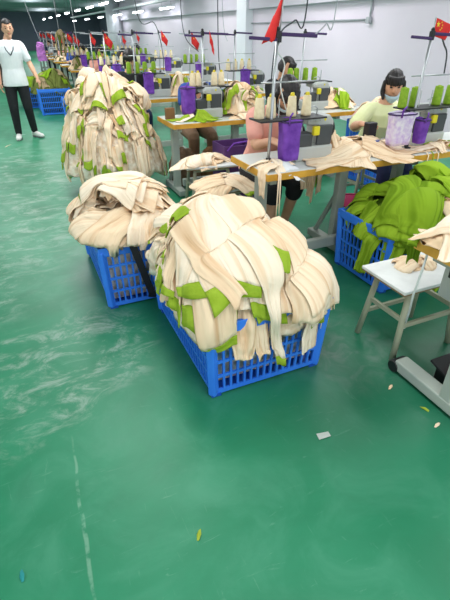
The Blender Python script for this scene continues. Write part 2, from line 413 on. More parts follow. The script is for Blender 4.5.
def basket(name, label, cx, cy, W, D, Hh, rz=0.0, taper=0.018, strap=None):
    t = thing(name, label, 'basket', (cx, cy, 0), rz)
    b = [(-W/2, -D/2), (W/2, -D/2), (W/2, D/2), (-W/2, D/2)]
    g = 1 + taper * 2 / W; gd = 1 + taper * 2 / D
    T = [(x * g, y * gd) for x, y in b]
    zs = [0.0, 0.06, 0.245, 0.28, 0.46, 0.495, 0.675, 0.71, 0.86, 1.0]
    z0 = 0.012
    dirs = [(0, 1, 0), (-1, 0, 0), (0, -1, 0), (1, 0, 0)]
    for i in range(4):
        j = (i + 1) % 4; wl = (W, D, W, D)[i]
        panel((*b[i], z0), (*b[j], z0), (*T[i], Hh), (*T[j], Hh), max(6, int(wl / 0.040)), zs, 0.012, 'side_panel', M['basket'], t, dirs[i])
    MB().box((0, 0, z0 + 0.006), (W - 0.01, D - 0.01, 0.012)).build('base', M['basket_dark'], t)
    # rim lip
    ro, ri, zz = 0.009, -0.004, Hh
    mb = MB(); V = []
    for off, z in ((ri, zz - 0.05), (ro, zz - 0.05), (ro, zz + 0.004), (ri, zz + 0.004)):
        for x, y in T: V.append((x + math.copysign(off, x), y + math.copysign(off, y), z))
    F = []
    for r_ in range(4):
        for i in range(4): F.append((r_ * 4 + i, r_ * 4 + (i + 1) % 4, ((r_ + 1) % 4) * 4 + (i + 1) % 4, ((r_ + 1) % 4) * 4 + i))
    mb.add(V, F).build('rim', M['basket'], t, bevel=0.005)
    for i in range(4):
        x, y = b[i]; X, Y = T[i]; sx, sy = math.copysign(1, x), math.copysign(1, y)
        mb = MB(); mb.bar((x - sx * .008, y - sy * .008, z0), (X - sx * .008, Y - sy * .008, Hh - .02), 0.042, 0.042).build('corner_post', M['basket'], t, bevel=0.01)
        MB().box((x - sx * .02, y - sy * .02, 0.008), (0.05, 0.05, 0.016)).build('foot', M['basket_dark'], t)
    return t

# ------------------------------------------------------------------ heaps of garments
class Noise3:
    def __init__(s, seed, n=7):
        r = np.random.RandomState(seed); s.k = r.normal(size=(n, 3)); s.ph = r.uniform(0, 6.28, n); s.n = n
        s.k *= (0.6 + 0.9 * r.rand(n))[:, None]
    def __call__(s, P, f):
        o = np.zeros(P.shape[:-1])
        for k, p in zip(s.k, s.ph): o = o + np.sin((P * k).sum(-1) * f * 2.2 + p)
        return o / math.sqrt(s.n)

def add_uv(o, A, B, seed):
    uv = np.stack([A.reshape(-1) + (seed * .377) % 7, B.reshape(-1) + (seed * .731) % 5], -1)
    me = o.data; lay = me.uv_layers.new(name='cloth'); idx = np.empty(len(me.loops), dtype=np.int32)
    me.loops.foreach_get('vertex_index', idx); lay.data.foreach_set('uv', uv[idx].astype(np.float32).reshape(-1))

class Heap:
    def __init__(s, cx, cy, a, b, prof, n=3.0, seed=1, lump=0.03, lf=7.0, rlump=0.05, rot=0.0, skew=(0, 0)):
        s.n2 = n; s.flat = False; s.droop = 0; s.thin = .55; s.overmax = 9.0; s.c = np.array([cx, cy]); s.a, s.b, s.n = a, b, n; s.rot = rot; s.skew = skew
        s.prof = np.array(prof, float); s.rm = (a + b) / 2
        d = np.hypot(np.diff(s.prof[:, 0]) * s.rm, np.diff(s.prof[:, 1])); s.arc = np.concatenate([[0], np.cumsum(d)])
        s.L = s.arc[-1]; s.lump, s.lf, s.rl = lump, lf, rlump; s.nz = Noise3(seed); s.nz2 = Noise3(seed + 50)
        s.res = 0.008; s.half = s.L + 0.35; s.N = int(2 * s.half / s.res) + 2; s.G = np.zeros((s.N, s.N))
        tt = np.linspace(0, s.L, 200); rr = np.interp(tt, s.arc, s.prof[:, 0]); zz = np.interp(tt, s.arc, s.prof[:, 1])
        ker = np.hanning(23); ker /= ker.sum(); pad = lambda q: np.concatenate([[2 * q[0] - q[i] for i in range(11, 0, -1)], q, [2 * q[-1] - q[-1 - i] for i in range(1, 12)]])
        rr = np.convolve(pad(rr), ker, 'valid'); zz = np.convolve(pad(zz), ker, 'valid'); rr -= rr[0]
        s.tt, s.rr, s.zz = tt, np.maximum(rr, 0), zz
    def pos(s, X, Y):
        rho = np.hypot(X, Y); ph = np.arctan2(Y, X)
        rn = np.interp(rho, s.tt, s.rr); z = np.interp(rho, s.tt, s.zz)
        over = np.minimum(np.maximum(rho - s.L, 0), s.overmax)
        if s.flat: rn = rn + over / s.rm * (1 - .5 * s.droop); z = z - over * s.droop
        else: z = z - over
        ne = s.n + (s.n2 - s.n) * np.clip(rn, 0, 1) ** 3
        R_ = (np.abs(np.cos(ph) / s.a) ** ne + np.abs(np.sin(ph) / s.b) ** ne) ** (-1 / ne)
        w_ = np.clip(rn / 0.35, 0, 1); R_ = s.rm * (1 - w_) * 1.0 + R_ * w_ if False else R_
        q = np.stack([np.cos(ph) * rn * 2, np.sin(ph) * rn * 2, z * 1.2], -1)
        k = 1 + s.rl * s.nz2(q, 1.1) * np.clip(rn, 0, 1)
        x = R_ * rn * np.cos(ph) * k; y = R_ * rn * np.sin(ph) * k
        sk = np.clip((z - s.prof[-1, 1]) / (s.prof[0, 1] - s.prof[-1, 1]), 0, 1)
        x = x + s.skew[0] * sk; y = y + s.skew[1] * sk
        P = np.stack([x, y, z], -1)
        z = z + s.lump * s.nz(P, s.lf) * np.clip((z - s.prof[-1, 1]) / 0.12, 0, 1)
        c, s_ = math.cos(s.rot), math.sin(s.rot)
        return np.stack([s.c[0] + c * x - s_ * y, s.c[1] + s_ * x + c * y, z], -1)
    def nrm(s, X, Y):
        e = 0.012; dx = s.pos(X + e, Y) - s.pos(X - e, Y); dy = s.pos(X, Y + e) - s.pos(X, Y - e)
        n = np.cross(dx, dy); l = np.linalg.norm(n, axis=-1, keepdims=True); n = n / np.maximum(l, 1e-9)
        return n
    def core(s, name, m, label, smax=None, depth=None, inset=0.012, zin=None, zc=None):
        smax = smax or s.L; nr, na = 40, 96
        rho = np.linspace(0.002, smax, nr)[:, None]; ph = np.linspace(0, 2 * PI, na + 1)[None, :-1]
        X, Y = rho * np.cos(ph), rho * np.sin(ph); P = s.pos(X, Y); n = s.nrm(X, Y)
        f = s.nz(P, 26) * 0.008 + s.nz2(P, 50) * 0.004
        P = P + n * (f - inset)[..., None]
        rows = [P]
        if zin is not None:           # go on down inside the basket
            hw, hd, z1, z0_ = zin
            for z, g in ((z1, 0.97), (z0_, 0.93)):
                sq = np.array([[max(-hw, min(hw, 3 * hw * math.cos(p))), max(-hd, min(hd, 3 * hd * math.sin(p)))] for p in ph[0]]) * g
                c_, s_ = math.cos(s.rot), math.sin(s.rot)
                zx, zy = zc or s.c; rows.append(np.stack([zx + c_ * sq[:, 0] - s_ * sq[:, 1], zy + s_ * sq[:, 0] + c_ * sq[:, 1], np.full(na, z)], -1)[None])
        P = np.concatenate(rows, 0); k = P.shape[0]
        mb = MB(); mb.add([tuple(map(float, p)) for p in P.reshape(-1, 3)], [(i * na + j, (i + 1) * na + j, (i + 1) * na + (j + 1) % na, i * na + (j + 1) % na) for i in range(k - 1) for j in range(na)] + [tuple(range(na)), tuple((k - 1) * na + j for j in range(na - 1, -1, -1))])
        return tag(mb.build(name, m, smooth=True), label, 'garments', kind='stuff')
    def cloth(s, rho0, phi0, psi, L, w, seed, nf=3, amp=0.014, cuff=0.055, taper=0.0, na=30, nb=36, curl=0.0, lift=0.004, kmax=0.10, wob=0.06, pleat=.034):
        r = np.random.RandomState(seed)
        a = np.linspace(-0.5, 0.5, na)[:, None]; b = np.linspace(0, 1, nb)[None, :]
        p1, p2, p3, p4 = r.uniform(0, 6.28, 4)
        edge = 1 + wob * np.sin(b * 5 + p1) + 0.5 * wob * np.sin(b * 11 + p2) - taper * b
        bend = 0.10 * L * np.sin(b * 2.4 + p3) * r.uniform(-1, 1)
        A = a * w * edge + bend; B = b * L + 0.005 * np.sin(a * 7 + p4) * (b > 0.5) * b + r.uniform(-.09, .09) * a * w * 2 * (b > .5) * b
        d = psi + phi0
        X = rho0 * math.cos(phi0) + B * math.cos(d) - A * math.sin(d); Y = rho0 * math.sin(phi0) + B * math.sin(d) + A * math.cos(d)
        P = s.pos(X, Y); n = s.nrm(X, Y)
        # folds that run along the length
        npl = max(2.0, w / pleat)
        u_ = (a + 0.5) + 0.035 * np.sin(b * 4 + p2) + 0.02 * np.sin(b * 9 + p1) + 0.05 * np.sin(6.3 * a + p3)
        ph = PI * npl * u_ + p4
        ridge = np.abs(np.sin(ph)) ** 0.7 * (0.75 + 0.25 * np.sin(ph * 0.5 + p1))
        env = (0.45 + 0.55 * np.sin(b * 2.6 + p3) ** 2) * (0.55 + 0.45 * np.sin(5 * a + p1 + b * 2))
        am = amp * (1 - .75 * np.clip((b - (1 - 1.8 * cuff / L)) / .08, 0, 1)) if cuff else amp * (1 + 0 * b)
        fold = am * env * ridge
        ph2 = PI * npl * 0.41 * (u_ + 0.06 * np.sin(b * 3 + p4)) + p2
        fold = fold + am * 0.9 * (1 - np.abs(np.sin(ph2))) ** 1.6 * (0.4 + 0.6 * np.sin(b * 1.9 + p1) ** 2)
        fold = fold + 0.003 * s.nz(P, 34)
        # thickness already lying there
        I = np.clip(((X + s.half) / s.res).astype(int), 1, s.N - 2); J = np.clip(((Y + s.half) / s.res).astype(int), 1, s.N - 2)
        g = np.zeros_like(X)
        for di in (-1, 0, 1):
            for dj in (-1, 0, 1): g = np.maximum(g, s.G[I + di, J + dj])
        base = g.copy()
        for _ in range(8):
            q = np.pad(base, 1, mode='edge'); sm = (q[:-2, 1:-1] + q[2:, 1:-1] + q[1:-1, :-2] + q[1:-1, 2:] + q[1:-1, 1:-1]) / 5
            base = np.maximum(g, sm)
        h = base + lift + fold
        if cuff: h = h + .006 * (b > 1 - cuff / L)
        # edges turned under a touch so a border casts a shadow
        ed = np.clip((np.abs(a) - 0.42) / 0.08, 0, 1); h = h - ed * 0.003
        top = h + 0 * X
        for di in (-1, 0, 1):
            for dj in (-1, 0, 1): np.maximum.at(s.G, (I + di, J + dj), h)
        top = 2.2 * kmax * (1 - np.exp(-top / (2.2 * kmax)))
        rho_ = np.hypot(X, Y) / s.L; q_ = np.clip((rho_ - .35) / .5, 0, 1); top = top * (1 - s.thin * q_ * q_ * (3 - 2 * q_))
        return P + n * top[..., None], n, a * w + 0 * b, b * L + 0 * a
    def garment(s, name, label, group, m, mc, rho0, phi0, psi, L, w, seed, cuff=0.0, **k):
        P, n, ua, ub = s.cloth(rho0, phi0, psi, L, w, seed, cuff=cuff, **k)
        nb = P.shape[1]; c = nb
        if cuff: c = nb - max(3, int(round(nb * cuff / L)))
        o = MB().grid(P[:, :c + (1 if cuff else 0)]).build(name, m, smooth=True); e_ = c + (1 if cuff else 0); add_uv(o, ua[:, :e_], ub[:, :e_], seed)
        so = o.modifiers.new('s', 'SOLIDIFY'); so.thickness = 0.003; so.offset = 0
        tag(o, label, 'garment', group)
        if cuff:
            q = MB().grid(P[:, c:]).build('cuff', mc, o, smooth=True); add_uv(q, ua[:, c:], ub[:, c:], seed)
            so = q.modifiers.new('s', 'SOLIDIFY'); so.thickness = 0.005; so.offset = 0
        return o
CREAMS = ['cream', 'cream2', 'cream', 'cream3', 'cream2']
LIMES = ['lime2', 'lime2', 'lime3']
ORD = ['first', 'second', 'third', 'fourth', 'fifth', 'sixth', 'seventh', 'eighth', 'ninth', 'tenth', 'eleventh', 'twelfth', 'thirteenth', 'fourteenth', 'fifteenth', 'sixteenth']

def side_of(h, rho, phi):
    """which face of a basket a garment lies on, in words"""
    if rho < 0.22 * h.L: return 'top'
    x, y = math.cos(phi) * h.b, math.sin(phi) * h.a
    if abs(x) > abs(y): return 'right' if x > 0 else 'left'
    return 'far' if y > 0 else 'near'

# ---- 1. the big front basket
basket('plastic_basket', 'big blue lattice basket nearest the camera, under the tallest draped cream heap', 0.875, 1.87, 0.60, 0.86, 0.43)
H1 = Heap(0.875, 1.87, 0.35, 0.485, [(0, .65), (.22, .63), (.48, .575), (.74, .50), (.94, .425), (1.0, .39), (1.02, .31), (1.02, .1)], n=3.0, seed=4, lump=0.034, rlump=0.09, skew=(-0.02, 0.06)); H1.n2 = 8.0; H1.thin = .5
H1.core('garment_heap', M['core'], 'mass of cream garments filling the big front basket beneath the draped pieces', smax=H1.L * 0.74, zin=(0.275, 0.40, 0.40, 0.04), zc=(.875, 1.87))
rr = random.Random(21)
specs = []
for i in range(38):       # under layer hanging round the rim
    phi = i / 38 * 2 * PI + rr.uniform(-.12, .12)
    specs.append((H1.L * rr.uniform(.34, .5), phi, rr.uniform(-.4, .4), rr.uniform(.12, .22) if math.cos(phi) < -.45 else rr.uniform(.20, .36), rr.uniform(.10, .17), .055 if rr.random() < .45 else 0, 2))
for cphi in (-127, -119, -136, -53, -60, -46):      # over the two near corners
    specs.append((H1.L * rr.uniform(.36, .44), R(cphi), rr.uniform(-.1, .1), rr.uniform(.24, .33), rr.uniform(.11, .16), .055 if cphi % 2 else 0, 2))
for i in range(34):       # middle layer
    phi = i / 34 * 2 * PI + rr.uniform(-.15, .15)
    specs.append((H1.L * rr.uniform(.10, .3), phi, rr.uniform(-.4, .4), rr.uniform(.26, .42), rr.uniform(.07, .15), .055 if rr.random() < .35 else 0, 3))
for i in range(9):       # top pieces from the crown
    phi = i / 9 * 2 * PI + rr.uniform(-.2, .2)
    specs.append((H1.L * rr.uniform(.02, .18), phi, rr.uniform(-.45, .45), rr.uniform(.20, .44), rr.uniform(.09, .15), 0, 3))
# pieces whose ends stand out in the photo: (end distance from the crown, bearing, length, width, cuff)
for re_, pd, L_, w_, cf in ((.545, -129, .42, .09, .055), (.575, -116, .40, .12, .055), (.56, -60, .34, .22, 0), (.50, -141, .30, .10, .05), (.51, -96, .40, .12, .055), (.52, -78, .40, .10, 0), (.475, -148, .36, .12, .05), (.46, -172, .30, .10, .05), (.49, -67, .36, .13, 0),
                            (.44, -127, .38, .15, .055), (.39, -178, .30, .09, .05), (.26, 178, .18, .09, .05), (.20, -165, .15, .09, .05), (.30, 150, .24, .10, .05)):
    specs.append((re_ - L_, R(pd), 0.0, L_, w_, cf, 2))
specs.append((.06, R(-109), 0.0, .39, .18, .055, 3))
specs.append((.06, R(-93), 0.0, .29, .08, .055, 2))
specs.append((.22, R(-150), R(72), .32, .06, 0, 2))
specs.append((.06, R(-84), -0.04, .70, .075, .06, 2))
where = {'top': 'on the crown of', 'left': 'on the left long side of', 'right': 'on the right long side of', 'near': 'on the near end of', 'far': 'on the far end of'}
for i, (r0, p0, psi, L, w_, cf, nf) in enumerate(specs):
    if math.cos(p0) < -.45 and i < len(specs) - 4: L = max(.14, min(L, .50 - r0))
    sd = side_of(H1, r0 + L * .6, p0)
    lb = ('lime cuffed cream garment %s the front heap' if cf else 'plain cream strip %s the front heap') % where[sd]
    if i == len(specs) - 4: lb = 'widest cream panel with lime hem, flat on the near end of the front heap'
    if i == len(specs) - 2: lb = 'rolled cream strip lying crosswise over the near shoulder of the big front heap'
    if i == len(specs) - 1: lb = 'long narrow cream sleeve with lime cuff hanging lowest down the front basket'
    H1.garment('garment', lb, 'cream garments of the big front heap', M[CREAMS[i % 5]], M['lime'], r0, p0, psi, L, w_, 100 + i, cuff=cf, nf=nf, amp=.030, pleat=.038, kmax=.12, lift=.003)

# ---- 2. the basket to its left, folded cloth
basket('plastic_basket', 'blue lattice basket left of the big heap, with a black strap down its front', 0.585, 2.87, 0.60, 0.86, 0.43)
t = thing('strap', 'black strap hanging down the front of the left blue basket', 'strap', (0.545, 2.392, 0))
mb = MB(); mb.add([(-.11, -.02, .44), (-.065, -.02, .44), (.03, -.005, .06), (-.015, -.005, .06)], [(0, 1, 2, 3)])
o = mb.build('webbing', M['strap'], t); so = o.modifiers.new('s', 'SOLIDIFY'); so.thickness = .004
MB().box((0.0, -.012, .07), (.05, .01, .02), (0, 0.25, 0)).build('buckle', M['black'], t)
H2 = Heap(0.535, 2.80, 0.33, 0.42, [(0, .51), (.3, .505), (.6, .49), (.85, .465), (.97, .445), (1.0, .43)], n=3.4, seed=9, lump=0.018, rlump=0.05, skew=(-.02, 0.0))
H2.core('garment_heap', M['core'], 'mass of cream garments filling the left basket beneath the folded pieces', smax=H2.L * 0.82, zin=(0.28, 0.41, 0.40, 0.04), zc=(.585, 2.87)); H2.overmax = .0; H2.thin = .3
rr = random.Random(5)
for i in range(42):
    phi = i / 42 * 2 * PI * 2 + rr.uniform(-.1, .1)
    if i < 18: a_ = (H2.L * rr.uniform(.42, .66), phi, rr.choice((-1, 1)) * R(rr.uniform(70, 100)), rr.uniform(.4, .55), rr.uniform(.10, .16), 0, 4)
    elif i < 28: a_ = (H2.L * rr.uniform(.3, .5), phi, rr.choice((-1, 1)) * R(rr.uniform(50, 110)), rr.uniform(.34, .5), rr.uniform(.14, .22), 0, 3)
    else: a_ = (H2.L * rr.uniform(.15, .36), phi, R(rr.uniform(165, 195)), rr.uniform(.28, .42), rr.uniform(.16, .26), 0.05 if i == 40 else 0, 2)
    r0, p0, psi, L, w_, cf, nf = a_
    sd = side_of(H2, r0 + .02, p0)
    lb = {'top': 'folded cream garment on top of the left basket', 'left': 'folded cream garment layered on the left side of the left basket', 'right': 'folded cream garment layered on the right side of the left basket, by the big heap', 'near': 'folded cream garment layered over the near rim of the left basket', 'far': 'folded cream garment layered at the far rim of the left basket'}[sd]
    if cf: lb = 'folded cream garment with the only lime cuff on top of the left basket'
    H2.garment('folded_garment', lb, 'folded cream garments in the left basket', M[CREAMS[i % 5]], M['lime'], r0, p0, psi, L, w_, 300 + i, cuff=cf, nf=nf, amp=.030, pleat=.04, kmax=.1, lift=.008)

# ---- 3. the tall heap behind
basket('plastic_basket', 'blue lattice basket almost buried beneath the tall cone shaped heap', 0.86, 4.94, 0.54, 0.74, 0.40)
H3 = Heap(0.87, 4.98, 0.49, 0.52, [(0, 1.10), (.42, 1.06), (.67, .92), (.79, .78), (.87, .66), (.94, .55), (.97, .44), (1.04, .34), (1.05, .22), (1.04, .12)], n=2.2, seed=14, lump=0.055, rlump=0.13, lf=6)
H3.core('garment_heap', M['core'], 'mass of cream garments inside the tall cone shaped heap', smax=H3.L * 0.92, zin=(0.24, 0.34, 0.3, 0.03), zc=(.86, 4.94))
rr = random.Random(77)
specs = []
for lev, cnt, lo, hi in ((0, 36, .60, .76), (1, 34, .43, .60), (2, 28, .26, .44), (3, 20, .12, .27), (4, 11, .0, .10)):
    for i in range(cnt):
        phi = i / cnt * 2 * PI + rr.uniform(-.14, .14)
        if math.sin(phi) > 0.75 and lev < 2 and i % 2: continue
        specs.append((H3.L * rr.uniform(lo, hi), phi, rr.uniform(-.3, .3) if rr.random() < .85 else R(80), rr.uniform(.22, .38), rr.uniform(.06, .14), .08 if rr.random() < .6 else 0, lev))
lev_w = ['around the foot of', 'on the lower part of', 'halfway up', 'on the upper part of', 'at the peak of']
for i, (r0, p0, psi, L, w_, cf, lev) in enumerate(specs):
    side = {'top': '', 'left': ', left side', 'right': ', right side', 'near': ', facing the aisle', 'far': ', back side'}[side_of(H3, r0 + .3, p0)]
    lb = ('lime cuffed cream garment %s the tall heap%s' if cf else 'plain cream garment %s the tall heap%s') % (lev_w[lev], side)
    H3.garment('garment', lb, 'cream garments of the tall heap', M[CREAMS[i % 5]], M['lime'], r0, p0, psi, L, w_, 500 + i, cuff=cf, nf=3, amp=.034, pleat=.036, kmax=.13, lift=.005, na=24, nb=26)

# ---- 4. the lime basket by the first tables
basket('plastic_basket', 'blue lattice basket full of lime green garments in front of the first table', 2.43, 2.14, 0.86, 0.5, 0.43)
H4 = Heap(2.455, 2.12, 0.465, 0.315, [(0, .60), (.3, .585), (.6, .53), (.85, .46), (1.0, .41), (1.05, .33), (1.06, .15)], n=4.0, seed=31, lump=0.03, rlump=0.05)
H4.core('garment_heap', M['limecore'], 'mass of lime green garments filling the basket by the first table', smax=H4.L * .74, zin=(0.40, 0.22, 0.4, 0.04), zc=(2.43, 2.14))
rr = random.Random(15)
specs = []
for i in range(30):
    phi = i / 30 * 2 * PI + rr.uniform(-.12, .12)
    hang = math.cos(phi - R(246)) > .58
    specs.append((H4.L * rr.uniform(.35, .5), phi, rr.uniform(-.3, .3), rr.uniform(.40, .54) if hang else rr.uniform(.16, .24), rr.uniform(.09, .14), 1))
for i in range(12):
    specs.append((H4.L * rr.uniform(.02, .3), rr.uniform(0, 6.28), rr.uniform(-.5, .5), rr.uniform(.3, .42), rr.uniform(.16, .24), 1))
specs.insert(36, (.10, R(200), 1.4, .34, .16, 0)); specs.insert(40, (.16, R(250), 1.5, .36, .12, 0))
specs.append((.04, R(210), .1, .40, .30, 1)); specs.append((.03, R(330), -.2, .46, .28, 1))
for i, (r0, p0, psi, L, w_, g) in enumerate(specs):
    sd = side_of(H4, r0 + .6 * L, p0)
    if g: lb = {'top': 'lime green garment on top of the lime basket', 'left': 'lime green garment hanging over the left end of the lime basket', 'right': 'lime green garment draped toward the right end of the lime basket', 'near': 'lime green garment hanging over the near side of the lime basket', 'far': 'lime green garment at the far side of the lime basket'}[sd]
    else: lb = 'crumpled cream garment tucked among the lime garments, %s' % ('upper one' if i == 36 else 'lower one')
    if i == len(specs) - 2: lb = 'large lime green garment spread over the top left of the lime basket'
    if i == len(specs) - 1: lb = 'large lime green garment trailing to the right across the lime heap'
    H4.garment('lime_garment' if g else 'garment', lb, 'lime garments in the basket by the first table', M[LIMES[i % 3]] if g else M['cream3'], M['lime'], r0, p0, psi, L, w_, 700 + i, nf=3, amp=.032, pleat=.045, kmax=.10, lift=.006)

# ---- 5. far baskets in the aisle
basket('plastic_basket', 'blue lattice basket far down the aisle, front one beside the tall heap', 1.17, 9.3, 0.60, 0.86, 0.43)
basket('plastic_basket', 'blue lattice basket far down the aisle with an open slotted front, near the walking man', 0.80, 11.0, 0.60, 0.8, 0.5)
basket('plastic_basket', 'blue lattice basket farthest down the aisle, mostly hidden by the walking man and green heap', 0.5, 12.2, 0.60, 0.86, 0.43)
for (cx, cy, top, a_, b_, sd, core, pal, nm, cnt) in ((0.80, 11.1, .80, .42, .5, 41, 'olive', ['olive', 'tan', 'olive', 'lime3'], 'far olive heap nearest the man', 26), (1.2, 9.35, .55, .34, .46, 43, 'limecore', ['lime', 'cream3', 'lime2'], 'far low heap of the front basket down the aisle', 14), (0.48, 12.3, .62, .36, .45, 47, 'olive', ['olive', 'lime3', 'tan'], 'farthest olive heap in the aisle', 12)):
    Hf = Heap(cx, cy, a_, b_, [(0, top), (.4, top - .04), (.8, lerp(top, .5, .6)), (1.0, .45), (1.04, .34)], n=2.6, seed=sd, lump=.03)
    Hf.core('garment_heap', M[core], 'mass of garments inside the ' + nm, smax=Hf.L * .9, zin=(.28, .36, .4, .06))
    rr = random.Random(sd)
    for i in range(cnt):
        Hf.garment('bundled_garment', '%s garment on the %s' % ({'olive': 'olive green', 'tan': 'tan', 'lime3': 'dark lime', 'lime': 'lime green', 'lime2': 'deep lime', 'cream3': 'cream'}[pal[i % len(pal)]], nm), 'garments on the ' + nm, M[pal[i % len(pal)]], M['lime'], Hf.L * rr.uniform(.05, .6), i / cnt * 12.5, rr.uniform(-1, 1), rr.uniform(.25, .4), rr.uniform(.12, .2), 900 + sd * 3 + i, amp=.02, na=10, nb=14)

# ------------------------------------------------------------------ tables, machines, stands
TW, TD, TZ = 1.22, 0.56, 0.75
def make_table(name, label, u, v, group):
    t = thing(name, label, 'table', (u, v, 0), 0, group)
    MB().box((TW / 2, TD / 2, TZ - .008), (TW - .012, TD - .012, .018)).build('tabletop', M['top'], t, bevel=.003)
    mb = MB(); V = []
    for off, z in ((0, TZ - .044), (0, TZ - .002), (.014, TZ - .002), (.014, TZ - .044)):
        V += [(off, off, z), (TW - off, off, z), (TW - off, TD - off, z), (off, TD - off, z)]
    F = [(r_ * 4 + i, r_ * 4 + (i + 1) % 4, ((r_ + 1) % 4) * 4 + (i + 1) % 4, ((r_ + 1) % 4) * 4 + i) for r_ in range(4) for i in range(4)]
    mb.add(V, F).build('plywood_edge', M['ply'], t)
    for x in (0.075, 0.76):
        MB().box((x, .22, .39), (.075, .06, .66)).build('leg', M['steel'], t, bevel=.006)
        MB().box((x, .28, .05), (.08, .50, .06)).build('foot', M['steel'], t, bevel=.008)
        MB().box((x, .27, TZ - .06), (.05, .44, .05)).build('bracket', M['steel'], t, bevel=.004)
        MB().bar((x, .47, .08), (x, .25, .46), .03, .03).build('brace', M['steel'], t, bevel=.004)
    MB().box((0.42, .10, .15), (.64, .05, .075)).build('rail', M['steel'], t, bevel=.006)
    return t
def make_machine(label, u, v, group):
    t = thing('sewing_machine', label, 'sewing machine', (u, v, TZ), 0, group)
    MB().box((0, 0, .05), (.30, .22, .10)).build('bed', M['machine'], t, bevel=.015)
    MB().prism([(.04, .09), (.15, .09), (.155, .25), (.12, .29), (-.02, .29), (-.06, .27), (-.06, .235), (.02, .225), (.04, .2)], -.085, .085).build('head', M['machine'], t, bevel=.012)
    MB().box((-.08, -.06, .14), (.12, .09, .09)).build('looper_cover', M['machine2'], t, bevel=.01)
    MB().box((.075, -.095, .165), (.12, .02, .13)).build('back_plate', M['machine2'], t, bevel=.006)
    MB().lathe([(.015, 0), (.062, .002), (.066, .012), (.062, .03), (.02, .034), (.015, .05)], (.155, 0, .19), 20, 'X').build('hand_wheel', M['black'], t, angle=40)
    MB().tube([(-.045, 0, .235), (-.045, 0, .115)], .006, 8).build('needle_bar', M['chrome'], t, smooth=True)
    MB().box((-.045, .012, .108), (.018, .05, .008)).build('presser_foot', M['chrome'], t)
    for i in range(4):
        MB().lathe([(.004, 0), (.013, .003), (.013, .012), (.006, .014), (.006, .02)], (-.035 + .038 * i, -.087, .262), 12, 'Y').build('tension_dial', M['yellow'] if i == 3 else M['chrome'], t, smooth=True)
    MB().box((-.01, -.115, .20), (.05, .03, .06)).build('oil_window', M['yellow'], t, bevel=.008)
    MB().tube([(.05, -.02, .29), (.05, -.02, .33), (0, -.05, .345), (-.06, -.06, .33)], .004, 6).build('thread_guide', M['chrome'], t, smooth=True)
    MB().box((.02, .09, .012), (.34, .05, .02)).build('chip_guard', M['machine2'], t, bevel=.005)
    return t
def make_stand(label, u, v, group, lean=0.02):
    t = thing('thread_stand', label, 'thread stand', (u, v, TZ), 0, group)
    MB().lathe([(.035, 0), (.035, .012), (.016, .018), (.016, .05)], (0, 0, 0), 16).build('base_clamp', M['black'], t, angle=40)
    MB().tube([(0, 0, .01), (lean * .4, 0, .3), (lean, 0, .76)], .010, 10).build('pole', M['chrome'], t, smooth=True)
    MB().box((.16, .04, .285), (.50, .17, .012)).build('spool_tray', M['black'], t, bevel=.004)
    for i in range(4):
        MB().tube([(-.02 + .11 * i, .05, .29), (-.02 + .11 * i, .05, .40)], .004, 6).build('spool_pin', M['chrome'], t)
    mb = MB().tube([(-.06, .03, .50), (.36, .03, .50)], .005, 8).build('guide_bar', M['chrome'], t, smooth=True)
    MB().box((lean, 0, .755), (.03, .03, .04)).build('arm_clamp', M['black'], t, bevel=.005)
    MB().box((lean - .10, -.01, .735), (.18, .018, .018), (0, .06, 0)).build('guide_arm', M['purple_dark'], t, bevel=.004)
    MB().box((lean + .145, 0, .752), (.26, .018, .020), (0, .04, 0)).build('guide_arm', M['purple_dark'], t, bevel=.004)
    MB().lathe([(.012, 0), (.014, .01), (.006, .02)], (lean, 0, .775), 10).build('finial', M['black'], t, smooth=True)
    return t
def make_cone(name, label, col, loc, group, s=1.0, tip='conetip'):
    t = thing(name, label, 'thread cone', loc, 0, group)
    MB().lathe([(.030 * s, 0), (.034 * s, .004 * s), (.034 * s, .02 * s), (.026 * s, .118 * s), (.022 * s, .124 * s)], (0, 0, 0), 16).build('thread', M[col], t, angle=50)
    MB().lathe([(.016 * s, .12 * s), (.012 * s, .142 * s), (.006 * s, .144 * s)], (0, 0, 0), 12).build('cone_tip', M[tip], t, smooth=True)
    return t
